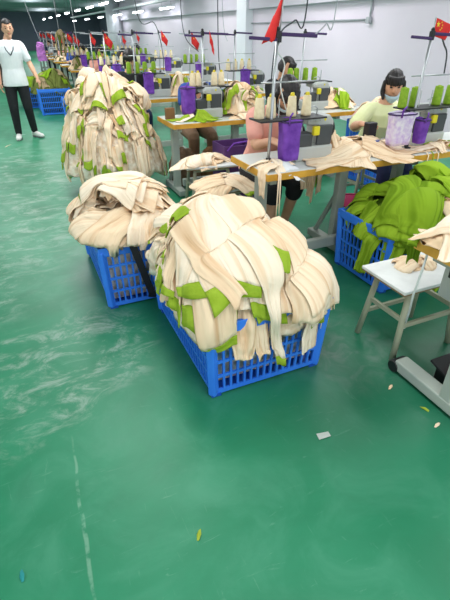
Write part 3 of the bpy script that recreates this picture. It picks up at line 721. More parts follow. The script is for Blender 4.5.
def make_pouch(label, u, v, z, w, d, h, mt, group, rz=0.0):
    t = thing('scrap_pouch', label, 'pouch', (u, v, z), rz, group)
    nz = Noise3(int(u * 100) + 3)
    ring = []
    for k in range(9):
        q = k / 8; ww = w / 2 * (1 + .05 * math.sin(q * 7)) * (1 - .12 * (1 - q)); dd = d / 2 * (1 - .2 * (1 - q))
        pts = []
        for j in range(28):
            a_ = 2 * PI * j / 28; c_, s_ = math.cos(a_), math.sin(a_)
            f = (abs(c_) ** 5 + abs(s_) ** 5) ** -.2
            pts.append((ww * c_ * f * (1 + .03 * math.sin(a_ * 5 + q * 3)), dd * s_ * f, q * h - .01 * math.cos(a_ * 2) * q))
        ring.append(pts)
    mb = MB(); mb.add([p for r_ in ring for p in r_], [(i * 28 + j, i * 28 + (j + 1) % 28, (i + 1) * 28 + (j + 1) % 28, (i + 1) * 28 + j) for i in range(8) for j in range(28)] + [tuple(range(27, -1, -1))])
    o = mb.build('bag', M[mt], t, smooth=True); so = o.modifiers.new('s', 'SOLIDIFY'); so.thickness = .004
    mb = MB(); mb.tube([(ww_ * 1.02, dd_, h - .006) for ww_, dd_ in [(w / 2 * math.cos(a_) * ((abs(math.cos(a_)) ** 5 + abs(math.sin(a_)) ** 5) ** -.2), d / 2 * math.sin(a_) * ((abs(math.cos(a_)) ** 5 + abs(math.sin(a_)) ** 5) ** -.2)) for a_ in [2 * PI * j / 28 for j in range(29)]]], .006, 6, cap=False)
    mb.build('hem', M['purple_dark'], t, smooth=True)
    MB().tube([(-w * .3, -d / 2 - .004, h - .02), (-w * .42, -d / 2 - .03, h + .03), (-w * .2, -d / 2 - .01, h + .05)], .006, 6).build('strap', M['purple'], t, smooth=True)
    return t
def star_poly(r):
    return [((r if i % 2 == 0 else r * .4) * math.sin(i * PI / 5), (r if i % 2 == 0 else r * .4) * math.cos(i * PI / 5)) for i in range(10)]
def flag_mesh(name, m, P, stars, label, loc, group=None, thick=.002):
    """P: grid (na along the hoist, nb along the fly) of points"""
    o = tag(MB().grid(P).build(name, m, smooth=True), label, 'flag', group); o.location = loc
    so = o.modifiers.new('s', 'SOLIDIFY'); so.thickness = thick; so.offset = 0
    na, nb = P.shape[:2]
    def at(s, t):
        x = s * (na - 1); y = t * (nb - 1); i, j = min(int(x), na - 2), min(int(y), nb - 2); fx, fy = x - i, y - j
        return P[i, j] * (1 - fx) * (1 - fy) + P[i + 1, j] * fx * (1 - fy) + P[i, j + 1] * (1 - fx) * fy + P[i + 1, j + 1] * fx * fy
    for (s, t, r_, rot) in stars:
        c = Vector(at(s, t)); e1 = (Vector(at(s, min(1, t + .1))) - c); e2 = (c - Vector(at(min(1, s + .1), t))); e1.normalize(); e2.normalize(); n = e1.cross(e2)
        for sg in (1, -1):
            vs = [c + (e1 * (x * math.cos(rot) - y * math.sin(rot)) + e2 * (x * math.sin(rot) + y * math.cos(rot))) + n * .0024 * sg for x, y in star_poly(r_)] + [c + n * .0024 * sg]
            MB().add(vs, [(i, (i + 1) % 10, 10) for i in range(10)]).build('star', M['star'], o)
    return o
STARS = [(.27, .17, .028, 0), (.1, .34, .010, .4), (.2, .40, .010, .8), (.34, .40, .010, 0), (.45, .34, .010, .4)]
def flag_grid(h, L, droop, seed, na=10, nb=16, dirx=1, fold=.012, back=0.0):
    """hoist height h at the pole, fly length L drooping by angle droop"""
    P = np.zeros((na, nb, 3)); r = np.random.RandomState(seed); p = r.uniform(0, 6, 3)
    for i in range(na):
        for j in range(nb):
            s, q = i / (na - 1), j / (nb - 1)
            x = dirx * L * q * math.cos(droop) * (1 - .25 * s * q); z = -h * s * (1 - .35 * q * math.sin(droop)) - L * q * math.sin(droop) * (1 - .1 * s)
            P[i, j] = (x, fold * math.sin(q * 7 + p[0] + s * 2) * q + back * q, z)
    return P

ROWV = [0.5 + 1.89 * k for k in range(13)]
RN = ['front', 'second', 'third', 'fourth', 'fifth', 'sixth', 'seventh', 'eighth', 'ninth', 'tenth', 'eleventh', 'twelfth', 'thirteenth']
def row_label(k): return RN[k] + ' row'
# second row: the two tables at the middle of the photo
T1 = make_table('sewing_table', 'grey topped table with yellow plywood edge right behind the front heap', 1.36, ROWV[1], 'sewing tables')
T2 = dup(T1, (2.585, ROWV[1], 0), 0, 'grey topped table with yellow edge behind the lime basket, under lime thread cones')
T3 = dup(T1, (1.36, ROWV[2], 0), 0, 'grey topped table with yellow edge right of the tall heap, holding a small lime heap')
T4 = dup(T1, (2.585, ROWV[2], 0), 0, 'grey topped table with yellow edge behind the dark haired woman in salmon')
MA = make_machine('grey overlock machine in front of the woman in salmon, beside a purple pouch', 1.83, ROWV[1] + .3, 'overlock machines')
MBm = dup(MA, (2.92, ROWV[1] + .32, TZ), 0, 'grey overlock machine under the lime thread cones at the right edge of the photo')
MC = dup(MA, (1.82, ROWV[2] + .3, TZ), 0, 'grey overlock machine behind the lime heap on the table right of the tall heap')
MD = dup(MA, (3.15, ROWV[2] + .3, TZ), 0, 'grey overlock machine on the table behind the woman in salmon, beside green thread cones')
SA = make_stand('tall thread stand with cream cones carrying the drooping red flag, behind the big front heap', 1.47, ROWV[1] + .2, 'thread stands')
SB = dup(SA, (2.68, ROWV[1] + .2, TZ), 0, 'thread stand with lime cones at the right, before the woman in pale yellow')
SC = dup(SA, (1.78, ROWV[2] + .3, TZ), 0, 'thread stand with cream cones on the table right of the tall heap')
SD = dup(SA, (2.95, ROWV[2] + .3, TZ), 0, 'thread stand with lime cones on the table behind the woman in salmon')
cone0 = make_cone('thread_cone', 'x', 'cone', (0, 0, 0), 'thread cones')
gcone0 = thing('thread_cone', 'x', 'thread cone', (0, 0, 0), 0, 'thread cones')
MB().lathe([(.028, 0), (.032, .004), (.033, .012), (.029, .128), (.025, .132)], (0, 0, 0), 16).build('thread', M['gcone'], gcone0, angle=50)
MB().lathe([(.014, .128), (.012, .137), (.006, .138)], (0, 0, 0), 12).build('cone_tip', M['scrapg'], gcone0, smooth=True)
used = set()
def put_cones(st, kind, where, xs=(-.055, .03, .185, .30)):
    src = cone0 if kind == 'cream' else gcone0
    ords = ['leftmost', 'second from left', 'third from left', 'rightmost']
    for i, x in enumerate(xs):
        lb = '%s %s thread cone on the tray %s' % (ords[i], kind, where)
        loc = (st.location.x + x, st.location.y + .05, st.location.z + .292)
        if src.name not in used: used.add(src.name); c = src; c.location = loc; c['label'] = lb
        else: dup(src, loc, 0, lb)
put_cones(SA, 'cream', 'by the drooping red flag')
put_cones(SB, 'lime', 'before the woman in pale yellow', (-.075, .03, .26, .38))
put_cones(SC, 'cream', 'right of the tall heap', (-.08, -.02, .16, .24))
put_cones(SD, 'lime', 'behind the woman in salmon', (-.1, -.02, .1, .22))
P1 = make_pouch('purple cloth pouch hanging beside the machine under the cream cones, behind the big front heap', 1.605, ROWV[1] + .17, .785, .14, .11, .25, 'purple', 'purple scrap pouches')
make_pouch('lilac and white mesh pouch under the lime cones at the right', 2.55, ROWV[1] + .17, .80, .20, .11, .22, 'lilac', 'purple scrap pouches')
make_pouch('narrow purple pouch right of the mesh pouch under the lime cones', 2.74, ROWV[1] + .15, .80, .09, .09, .17, 'purple', 'purple scrap pouches')
dup(P1, (1.60, ROWV[2] + .22, .80), .15, 'purple cloth pouch beside the lime heap on the table right of the tall heap')
MB().box((2.44, ROWV[1] + .36, .845), (.085, .06, .18)).build('control_box', M['black'], None, bevel=.008)
tag(bpy.data.objects['control_box'], 'small black box standing left of the mesh pouch before the woman in pale yellow', 'box')

# flags
fp = thing('flag_pole', 'thin stick tied to the thread stand holding the drooping red flag', 'pole', (1.50, ROWV[1] + .2, 1.45))
MB().tube([(0, 0, 0), (.02, 0, .3)], .005, 8).build('stick', M['chrome'], fp, smooth=True)
MB().box((0, 0, .04), (.025, .025, .05)).build('tie', M['black'], fp)
P = np.zeros((14, 12, 3))
for i in range(14):
    for j in range(12):
        s, q = i / 13, j / 11
        P[i, j] = (.022 - .018 * s - q * (.002 + .105 * s ** 1.1) , .022 * math.sin(q * 6 + s * 1.5) * (.3 + s), -.265 * s + .02 * q * (s > .5) * (1 - s) - q * .035 * s * (1 if q < .7 else .4) + (.05 * s * (1 - q)))
flag_mesh('flag', M['red'], P, [(.16, .45, .013, .2)], 'red flag with a yellow star drooping in folds behind the big front heap', (1.50, ROWV[1] + .195, 1.735))
fp = thing('flag_pole', 'thin stick holding the red flag at the right edge of the photo', 'pole', (2.70, ROWV[1] + .2, 1.46))
MB().tube([(0, 0, 0), (.005, 0, .14)], .005, 8).build('stick', M['chrome'], fp, smooth=True)
MB().box((0, 0, .03), (.025, .025, .04)).build('tie', M['black'], fp)
flag_mesh('flag', M['red'], flag_grid(.105, .17, .25, 3, fold=.006), [(.3, .18, .02, .2), (.12, .36, .008, .4), (.25, .44, .008, .8), (.42, .44, .008, 0), (.55, .36, .008, .4)], 'red flag with yellow stars spread open at the right edge of the photo', (2.705, ROWV[1] + .2, 1.60))
fl3 = flag_mesh('flag', M['red'], flag_grid(.10, .17, 1.25, 5, fold=.02), [(.3, .3, .015, .3)], 'small red flag hanging from the stand right of the tall heap', (1.87, ROWV[2] + .29, 1.53))

flf = flag_mesh('flag', M['red'], flag_grid(.15, .19, .95, 8, fold=.02), [(.3, .3, .02, .3)], 'x', (0, 0, 0))
flf_used = False
# back rows, copied
rr = random.Random(3)
for k in range(3, 13):
    n = 2 if k < 9 else 1
    for q in range(n):
        u = 1.36 + 1.225 * q; v = ROWV[k]; side = ('left', 'right')[q] if n == 2 else 'left'
        L = '%s table, %s' % (side, row_label(k))
        dup(T1, (u, v, 0), 0, 'grey topped sewing table with yellow edge, ' + L)
        su = u + (.22 if q == 0 else .40) + rr.uniform(-.06, .06)
        if k == 3 and q == 1: su = 2.99
        if k == 3 and q == 0: su = 1.54
        dup(MA, (su + .33, v + .3, TZ), 0, 'grey overlock machine on the ' + L)
        st = dup(SA, (su, v + .25, TZ), rr.uniform(-.1, .1), 'thread stand on the ' + L)
        if k >= 4:
            for ch in st.children:
                if ch.name.startswith('guide_arm') and rr.random() < .7:
                    ch.material_slots[0].link = 'OBJECT'; ch.material_slots[0].material = M['pipe']
        if k < 9: put_cones(st, 'cream' if (k + q) % 2 == 0 else 'lime', 'of the ' + L, (-.06, .05, .16, .28))
        if k < 8: dup(P1, (su + .17, v + .2, .80), rr.uniform(-.2, .2), 'purple cloth pouch on the ' + L)
        if (k, q) not in ((3, 1), (3, 0)):
            f = dup(flf, (su + .03 + rr.uniform(-.05, .05), v + .25, 1.50 + rr.uniform(-.05, .06)), rr.uniform(-.5, .9), 'small red flag hanging over the ' + L)
            f.scale = (1.25, 1.25, 1.2)

# ------------------------------------------------------------------ front row corner, stools
T0 = dup(T1, (1.475, ROWV[0] + .20, 0), 0, 'grey sewing table cut off by the right edge of the photo, nearest the camera')
for ch in list(T0.children):
    if ch.name.startswith('brace'): bpy.data.objects.remove(ch)
t = thing('control_box', 'grey motor control box under the nearest table at the right edge', 'control box', (1.70, 1.12, .48))
MB().box((0, 0, .10), (.20, .11, .20)).build('housing', M['machine'], t, bevel=.008)
MB().box((-.102, .0, .13), (.006, .045, .04)).build('display', M['black'], t)
MB().box((0, .03, .22), (.12, .05, .05)).build('bracket', M['steel'], t)
t = thing('foot_pedal', 'black foot pedal standing on the frame of the nearest table', 'pedal', (1.70, 1.02, 0))
MB().box((0, 0, .10), (.16, .20, .016), (.25, 0, 0)).build('tread', M['black'], t, bevel=.004)
MB().box((0, .02, .05), (.12, .10, .09)).build('block', M['black'], t, bevel=.008)
MB().box((0, .02, .145), (.03, .03, .09)).build('red_lever', M['redp'], t, bevel=.006)
MB().lathe([(.03, -.045), (.034, -.04), (.034, .04), (.03, .045)], (1.55, 1.235, .034), 16, 'X').build('caster', M['black'], None, angle=40)
o = bpy.data.objects['caster']; o.parent = T0; o.matrix_parent_inverse = Matrix.Translation(Vector(T0.location)).inverted()

def make_stool(label, u, v, w, d, z, rz=0.0, group=None):
    t = thing('work_stool', label, 'stool', (u, v, 0), rz, group)
    s = MB().box((0, 0, z - .012), (w, d, .018)).build('seat', M['board'], t, bevel=.004)
    MB().box((0, 0, z - .025), (w - .006, d - .006, .008)).build('seat_edge', M['boardedge'], s)
    c = {}
    for sx in (-1, 1):
        for sy in (-1, 1):
            a_ = Vector((sx * (w / 2 - .09), sy * (d / 2 - .05), z - .03)); b_ = Vector((sx * (w / 2 - .045), sy * (d / 2 - .015), 0))
            c[(sx, sy)] = (a_, b_)
            MB().tube([a_, b_], .0165, 12).build('leg', M['stool'], t, smooth=True)
    g = lambda k, f: c[k][0].lerp(c[k][1], f)
    for k0, k1, f in (((-1, -1), (-1, 1), .42), ((1, -1), (1, 1), .42), ((-1, -1), (1, -1), .50), ((-1, 1), (1, 1), .62)):
        MB().bar(g(k0, f), g(k1, f), .018, .026).build('stretcher', M['stool'], t, bevel=.003)
    for k0, k1 in (((-1, -1), (1, -1)), ((-1, 1), (1, 1))):
        MB().bar(g(k0, .03), g(k1, .03), .02, .03).build('seat_rail', M['stool'], t, bevel=.003)
    return t
ST = make_stool('white topped stool with grey green legs at the right edge, before the lime basket', 1.775, 1.445, .50, .32, .45, 0.0, 'work stools')
dup(ST, (1.46, 3.24, 0), .1, 'stool hidden beneath a flat cream cloth pile, left end of the second row')
dup(ST, (1.58, 3.95, 0), -.1, 'stool beneath the farther cream cloth pile, beside the purple crate')

def flat_cloth(cx, cy, a, b, prof, seed, cnt, label, group, mats, rot=0.0, L=(.2, .35), w=(.12, .2), cuffs=0.0, core='cream3', lump=.012, nm='cut_piece', rho=(.0, .6), amp=.012, n=2.6, each=None):
    h = Heap(cx, cy, a, b, prof, n=n, seed=seed, lump=lump, rlump=.12, rot=rot)
    r = random.Random(seed); h.flat = prof[-1][1] > .7 or len(prof) == 3; h.droop = .55 if len(prof) == 3 else 0
    h.core('garment_heap', M[core], 'mass of cloth beneath the pieces: ' + group, smax=h.L * .92)
    for i in range(cnt):
        cf = .04 if r.random() < cuffs else 0
        h.garment(nm, label if not each else each[i % len(each)], group, M[mats[i % len(mats)]], M['lime'], h.L * r.uniform(*rho), i / cnt * 12.6 + r.uniform(-.3, .3), r.uniform(-1.2, 1.2), r.uniform(*L), r.uniform(*w), seed * 31 + i, cuff=cf, nf=3, amp=amp, na=18, nb=18, lift=.003, kmax=.06)
    return h
# cloth on the white stool and the nearest table
flat_cloth(1.80, 1.50, .13, .085, [(0, .475), (.5, .47), (.9, .456), (1.0, .454)], 61, 5, 'crumpled cream cloth lying on the white stool at the right edge', 'cream cloth on the white stool', ['cream', 'cream3'], L=(.08, .15), w=(.07, .12), lump=.004, amp=.008)
flat_cloth(1.66, 1.13, .22, .16, [(0, .86), (.5, .84), (.85, .79), (1.0, .755)], 62, 8, 'cream garment heaped on the corner of the nearest table', 'cream heap on the nearest table', ['cream2', 'cream'], L=(.15, .24), w=(.1, .16))
h = Heap(1.56, 1.24, .1, .07, [(0, .765), (.6, .76), (.95, .735), (1.0, .68), (1.0, .6)], n=3, seed=63, lump=.006)
h.garment('garment', 'lime green cloth hanging from the corner of the nearest table above the stool', None, M['lime3'], M['lime'], .01, R(100), 0, .20, .20, 64, nf=2, amp=.008)
# cord
t = thing('power_cord', 'white cord looping from the nearest table down behind the stool', 'cord', (0, 0, 0))
MB().tube([(1.50, 1.20, .73), (1.49, 1.20, .60), (1.49, 1.21, .48), (1.53, 1.24, .36), (1.60, 1.30, .25), (1.63, 1.33, .20)], .005, 8).build('cable', M['cord'], t, smooth=True)
MB().box((1.635, 1.335, .19), (.018, .018, .03)).build('plug', M['cord'], t, bevel=.003)

# cloth on the two cloth covered stools
flat_cloth(1.43, 3.24, .25, .19, [(0, .492), (.7, .485), (1.0, .458)], 71, 6, 'flat cream cloth layered on the nearer of the two covered stools', 'cream cloth on the nearer covered stool', ['cream', 'cream2', 'cream3'], L=(.2, .3), w=(.2, .28), rho=(0, .3), amp=.010, cuffs=.2)
flat_cloth(1.55, 3.97, .25, .16, [(0, .50), (.7, .492), (1.0, .462)], 72, 5, 'flat cream cloth layered on the farther covered stool', 'cream cloth on the farther covered stool', ['cream', 'cream2', 'cream3'], L=(.18, .27), w=(.18, .25), rho=(0, .3), amp=.010)
# cloth over the second-row tables
flat_cloth(2.30, ROWV[1] + .30, .36, .22, [(0, .83), (.4, .815), (.8, .775), (1.0, .755)], 81, 12, 'flat cream piece spread on the table between the two machines', 'cream pieces between the two machines', ['cream2', 'cream', 'cream3'], L=(.3, .45), w=(.2, .3), lump=.008, amp=.007)
flat_cloth(2.95, ROWV[1] + .12, .30, .11, [(0, .79), (.5, .78), (.9, .765), (1.0, .753)], 82, 9, 'cream or lime strip lying before the machine at the right edge', 'strips before the machine at the right edge', ['cream2', 'cream', 'lime'], L=(.2, .3), w=(.05, .09), lump=.005, amp=.008)
flat_cloth(2.04, ROWV[1] + .36, .16, .14, [(0, .93), (.4, .90), (.75, .82), (1.0, .755)], 83, 9, 'cream piece bunched beside the machine of the woman in salmon', 'cream pieces bunched by the machine', ['cream', 'cream3'], L=(.16, .26), w=(.07, .13), amp=.014)
flat_cloth(1.50, ROWV[1] + .17, .13, .12, [(0, .79), (.6, .78), (1.0, .754)], 84, 6, 'white cloth scrap under the purple pouch on the left table end', 'white scraps at the left table end', ['white_shirt', 'cream2'], core='cream2', L=(.1, .2), w=(.06, .1), lump=.006, amp=.009)
# strips hanging over the left table end
h = Heap(1.52, ROWV[1] + .14, .16, .15, [(0, .772), (.6, .768), (.96, .762), (1.02, .73), (1.03, .5)], n=6, seed=85, lump=.003, rlump=.0)
h.garment('garment', 'short cream cloth folded over the left corner of the table behind the big heap', None, M['cream'], M['lime'], .02, R(205), 0, .30, .10, 86, nf=2, amp=.01)
for i, (du, L_) in enumerate(((0.0, .34), (.012, .30))):
    tape = tag(MB().tube([(1.435 + du, ROWV[1] + .03, .76), (1.435 + du, ROWV[1] - .012, .745), (1.43 + du * 1.4, ROWV[1] - .018, .6), (1.425 + du * 2, ROWV[1] - .02, .75 - L_)], [.006, .006, .005, .004], 6).build('cloth_tape', M['cream2'], None, smooth=True), 'thin cream tape dangling from the near table corner, %s of the pair' % ('left' if i == 0 else 'right'), 'tape')
for i in range(3):
    tag(MB().tube([(2.70 + .05 * i, ROWV[1] + .02, .765), (2.70 + .05 * i, ROWV[1] - .012, .745), (2.69 + .055 * i, ROWV[1] - .02, .62), (2.68 + .06 * i, ROWV[1] - .025, .50 - .05 * i)], .004, 6).build('cloth_tape', M['cream2' if i != 1 else 'lime'], None, smooth=True), '%s tape dangling from the table edge above the lime basket, %s of three' % (('cream', 'lime', 'cream')[i], ('leftmost', 'middle', 'rightmost')[i]), 'tape')
# scissors on the cream pieces
t = thing('scissors', 'open scissors with blue handles on the cream pieces before the woman in pale yellow', 'scissors', (2.42, ROWV[1] + .22, .835), .3)
for s in (-1, 1):
    MB().bar((0, 0, 0), (.085, .016 * s, .002), .010, .003).build('blade', M['chrome'], t)
    MB().tube([(-.02 - .022 * (1 - math.cos(a_)), -s * (.004 + .014 * math.sin(a_ / 2) ** 2) - s * .012 * math.sin(a_), 0) for a_ in [2 * PI * j / 12 for j in range(13)]], .0035, 6).build('handle', M['bluecl'], t, smooth=True)
# third row
flat_cloth(1.66, ROWV[2] + .16, .17, .11, [(0, .82), (.5, .80), (.85, .77), (1.0, .754)], 91, 11, 'lime green piece in the small heap on the table right of the tall heap', 'lime heap on the table right of the tall heap', ['lime', 'lime2', 'lime', 'cream2'], core='lime2', L=(.12, .2), w=(.07, .12), amp=.014)
flat_cloth(2.25, ROWV[2] + .30, .30, .24, [(0, 1.0), (.25, .97), (.55, .89), (.8, .81), (1.0, .755)], 92, 44, 'cream and lime garment in the tall mixed heap on the table behind the covered stools', 'mixed heap on the table behind the covered stools', ['cream2', 'lime', 'cream', 'lime2', 'cream3'], core='cream3', L=(.12, .22), w=(.035, .075), amp=.016, lump=.05)
flat_cloth(2.25, ROWV[2] + .10, .26, .09, [(0, .80), (.5, .79), (.9, .77), (1.0, .754)], 93, 7, 'cream piece lying along the table edge behind the covered stools', 'cream pieces on the table edge behind the covered stools', ['cream', 'cream3'], L=(.2, .32), w=(.09, .14))
flat_cloth(3.45, ROWV[2] + .35, .30, .2, [(0, .95), (.4, .91), (.8, .82), (1.0, .755)], 94, 14, 'cream or lime garment piled behind the machine left of the woman in pale yellow', 'mixed heap left of the woman in pale yellow', ['cream2', 'lime2', 'lime3', 'cream'], L=(.18, .3), w=(.1, .16), amp=.016)
for k_, (u_, row_, top_, pal_, nm_) in enumerate(((2.15, 3, .98, ['cream2', 'lime', 'cream'], 'left table, fourth row'), (3.3, 3, .9, ['lime2', 'cream', 'lime'], 'right table, fourth row'), (2.3, 4, .95, ['cream', 'lime2', 'cream2'], 'left table, fifth row'), (2.3, 5, .95, ['lime', 'tan', 'cream2'], 'left table, sixth row'), (1.55, 6, .92, ['olive', 'cream', 'tan'], 'left table, seventh row'), (1.6, 8, .95, ['tan', 'cream2', 'olive'], 'left table, ninth row'))):
    flat_cloth(u_, ROWV[row_] + .28, .22, .2, [(0, top_), (.4, top_ - .04), (.8, lerp(top_, .75, .7)), (1.0, .755)], 160 + k_, 14, 'garment piece in the small mixed heap on the ' + nm_, 'small mixed heap on the ' + nm_, pal_, L=(.14, .24), w=(.06, .11), amp=.016, lump=.04)
# floral sack heap behind
basket('plastic_basket', 'blue plastic bin behind the woman in pale yellow, topped by floral cloth', 3.75, 4.05, .5, .5, .66)
flat_cloth(3.66, 4.05, .3, .26, [(0, .86), (.5, .83), (.9, .72), (1.0, .66)], 95, 10, 'floral cloth bundled on top of the blue bin behind the woman in pale yellow', 'floral cloth on the blue bin', ['floral', 'cream3'], core='floral', L=(.2, .3), w=(.12, .2), amp=.016)
# purple crate, brown sack, basins
t = thing('purple_crate', 'tall open dark purple plastic crate on the floor right of the covered stools', 'crate', (1.93, 4.08, 0))
for nm, c, s in (('side_panel', (-.18, 0, .30), (.014, .30, .56)), ('side_panel', (.18, 0, .30), (.014, .30, .56)), ('side_panel', (0, -.15, .30), (.36, .014, .56)), ('side_panel', (0, .15, .30), (.36, .014, .56)), ('base', (0, 0, .02), (.34, .28, .02))):
    MB().box(c, s).build(nm, mat('dark_purple_plastic', (86, 48, 110), .5) if 'dp' not in globals() else dp, t, bevel=.004)
    dp = bpy.data.materials['dark_purple_plastic']
MB().tube([(-.16, -.16, .54), (-.1, -.18, .61), (.05, -.18, .62), (.14, -.16, .54)], .008, 8).build('handle', M['purple'], t, smooth=True)
def basin(label, u, v, m, r=.18, h=.14):
    t = thing('plastic_basin', label, 'basin', (u, v, 0))
    MB().lathe([(r * .75, 0), (r * .97, h * .9), (r * .93, h * .9), (r * .72, .012)], (0, 0, 0), 28).build('bowl', M[m], t, smooth=True)
    MB().tube([(r * .99 * math.cos(a_), r * .99 * math.sin(a_), h * .92) for a_ in [2 * PI * j / 28 for j in range(29)]], .009, 8, cap=False).build('rim', M[m], t, smooth=True)
basin('magenta plastic basin under the table, left of the lime basket', 2.62, 2.98, 'pink', .20, .24)
basket('plastic_basket', 'blue lattice basket under the table beyond the lime basket', 3.36, 2.95, .40, .4, .36)
# garments hanging under the table between the two legs
h = Heap(1.95, ROWV[1] + .42, .12, .06, [(0, .70), (.8, .69), (1.0, .66), (1.05, .3)], n=4, seed=97, lump=.004)
for i in range(5):
    h.garment('garment', 'cream garment hanging beneath the table between its two grey legs' if i != 3 else 'lime strip hanging beneath the table between its two grey legs', 'cream garments hanging beneath the table' if i != 3 else None, M['cream3'] if i != 3 else M['lime2'], M['lime'], .01, R(-130 + 22 * i), 0, .26 + .06 * (i % 3), .15 if i != 3 else .05, 980 + i, nf=2, amp=.014)
for (u, v, hh, lb, mm) in ((1.62, ROWV[2] + .50, .42, 'brown cloth sack under the table right of the tall heap', 'khaki'), (2.0, ROWV[2] + .62, .36, 'dusty tan sack under the table behind the purple crate', 'brown')):
    hs = Heap(u, v, .17, .14, [(0, hh), (.4, hh - .02), (.8, hh - .1), (1.0, hh * .5), (.98, .1), (.9, .02)], n=2.6, seed=int(u * 50), lump=.02)
    o = hs.core('cloth_sack', M[mm], lb, inset=0); o['category'] = 'sack'; o['kind'] = 'thing'
MB().prism([(0, 0), (.09, 0), (.09, .11), (0, .11)], 0, .06).build('carton', M['brown'], None, bevel=.003)
o = tag(bpy.data.objects['carton'], 'small brown carton on the table corner right of the tall heap', 'carton'); o.location = (1.38, ROWV[2] + .28, TZ)

# far details: hanging garment, lilac cloth
h = Heap(1.27, 12.0, .10, .06, [(0, 1.50), (.8, 1.48), (1.0, 1.40), (1.3, 1.0)], n=2.4, seed=101, lump=.01)
for i in range(6):
    h.garment('garment', 'tan and green garment hanging in a bunch far down the hall near the red flags', 'garments hanging far down the hall', M[['tan', 'olive', 'tan'][i % 3]], M['lime'], .01, i * 1.05, 0, .5, .12, 1010 + i, nf=2, amp=.02, na=10, nb=12)
tag(MB().tube([(1.27, 12.0, 1.5), (1.27, 12.0, ZC)], .006, 6).build('hanging_cable', M['wire'], None, smooth=True), 'cord holding the bunch of garments far down the hall', 'cord')
h = Heap(0.92, 14.0, .09, .05, [(0, 1.30), (.8, 1.28), (1.0, 1.2), (1.2, .85)], n=2.4, seed=103, lump=.01)
h.core('lilac_cloth', mat('lilac_cloth', (206, 130, 214), .9), 'lilac cloth hanging on the far left end of the machine rows', inset=0); o = bpy.data.objects['lilac_cloth']; o['category'] = 'cloth'; o['kind'] = 'thing'

# hanging cables
def cable(pts, label, r=.0045, m='wire'):
    P_ = [Vector(p) for p in pts]; out = []
    for i in range(len(P_) - 1):
        p0, p1, p2, p3 = P_[max(i - 1, 0)], P_[i], P_[i + 1], P_[min(i + 2, len(P_) - 1)]
        for k in range(8):
            t = k / 8; out.append(.5 * ((2 * p1) + (p2 - p0) * t + (2 * p0 - 5 * p1 + 4 * p2 - p3) * t * t + (3 * p1 - p0 - 3 * p2 + p3) * t ** 3))
    out.append(P_[-1]); return tag(MB().tube(out, r, 6).build('hanging_cable', M[m], None, smooth=True), label, 'cable')
cable([(1.80, 2.75, ZC), (1.78, 2.75, 1.66), (1.70, 2.75, 1.58), (1.60, 2.72, 1.53), (1.53, 2.68, 1.44), (1.53, 2.70, 1.2), (1.60, 2.72, 1.05)], 'dark cable dropping to the stand with the drooping red flag')
cable([(2.02, 2.75, ZC), (2.0, 2.75, 1.66), (1.92, 2.73, 1.56), (1.82, 2.70, 1.50)], 'grey cable dropping to the right arm of the stand behind the big heap', .004, 'pipe')
cable([(1.56, 2.72, 1.42), (1.64, 2.74, 1.34), (1.62, 2.74, 1.22), (1.66, 2.72, 1.08), (1.70, 2.70, .98)], 'pale thread cable curling beside the head of the woman in salmon', .004, 'cord')
cable([(2.86, 2.66, 1.50), (2.93, 2.68, 1.44), (3.0, 2.7, 1.38), (3.02, 2.7, 1.25)], 'dark cable looping off the stand at the right edge', .006)
cable([(1.70, 4.9, ZC), (1.70, 4.9, 1.95), (1.72, 4.88, 1.5), (1.80, 4.7, 1.35)], 'dark cable dropping to the stand right of the tall heap')
cable([(2.06, 4.8, ZC), (2.06, 4.8, 1.4), (2.08, 4.75, 1.1), (2.0, 4.62, 1.0)], 'grey cable dropping right of the small red flag', .005)
cable([(1.75, 7.0, ZC), (1.8, 7.0, 1.72), (2.0, 6.9, 1.62), (2.06, 6.8, 1.3), (2.0, 6.6, 1.05)], 'dark cable dropping behind the tall heap, by the pale column', .006)
cable([(2.9, 6.7, ZC), (2.95, 6.7, 1.7), (3.0, 6.65, 1.4)], 'grey cable dropping to the far stand left of the red flag', .004, 'pipe')
cable([(.72, 14.2, ZC), (.78, 14.2, 2.1), (.95, 14.2, 1.35)], 'pale cable dropping beside the lilac cloth', .007, 'pipe')
cable([(1.45, 13.9, ZC), (1.45, 13.9, 1.2)], 'pale cable dropping over the far tables', .006, 'pipe')
cable([(1.35, 10.2, ZC), (1.37, 10.2, 1.2)], 'pale cable dropping over the seventh row', .006, 'pipe')

# scraps on the floor
def scrap(label, u, v, m, pts, name='fabric_scrap', cat='scrap', z=.002):
    o = MB().add([(x, y, z + .004 * math.sin(i * 2.1)) for i, (x, y) in enumerate(pts)], [tuple(range(len(pts)))]).build(name, M[m], None)
    so = o.modifiers.new('s', 'SOLIDIFY'); so.thickness = .002; o.location = (u, v, .003); tag(o, label, cat)
scrap('small white paper label lying on the green floor right of the big basket', .93, 1.02, 'paper', [(-.03, -.012), (.026, -.018), (.034, .012), (-.024, .02)], 'paper_label', 'paper')
for i, (u, v, m, lb) in enumerate(((.27, .83, 'scrapg', 'short lime thread on the open floor below the big basket'), (1.42, 1.14, 'cream3', 'cream scrap beside the foot of the nearest table, by its black end'), (1.46, .96, 'scrapg', 'lime scrap near the bottom right, beside the steel foot'), (1.44, .86, 'cream2', 'pale scrap lowest along the steel foot'), (-.31, .94, 'teal', 'teal sliver near the lower left corner'), (-.24, 7.79, 'cream2', 'long white scrap on the floor before the walking man'), (-.05, 8.6, 'white_shirt', 'pale scrap on the floor left of the walking man'), (.10, .62, 'scrapg', 'tiny lime thread near the bottom edge'), (.62, 2.37, 'cream2', 'white scrap under the front edge of the left basket'))):
    a_ = rnd.uniform(0, 3); L_ = .10 if v > 5 else .022
    ca_, sa_ = math.cos(a_), math.sin(a_)
    scrap(lb, u, v, m, [(x * ca_ - y * sa_, x * sa_ + y * ca_) for x, y in ((-L_, -.004), (0, -.007), (L_, .0), (L_ * .6, .006), (-L_ * .3, .008), (-L_, .004))])

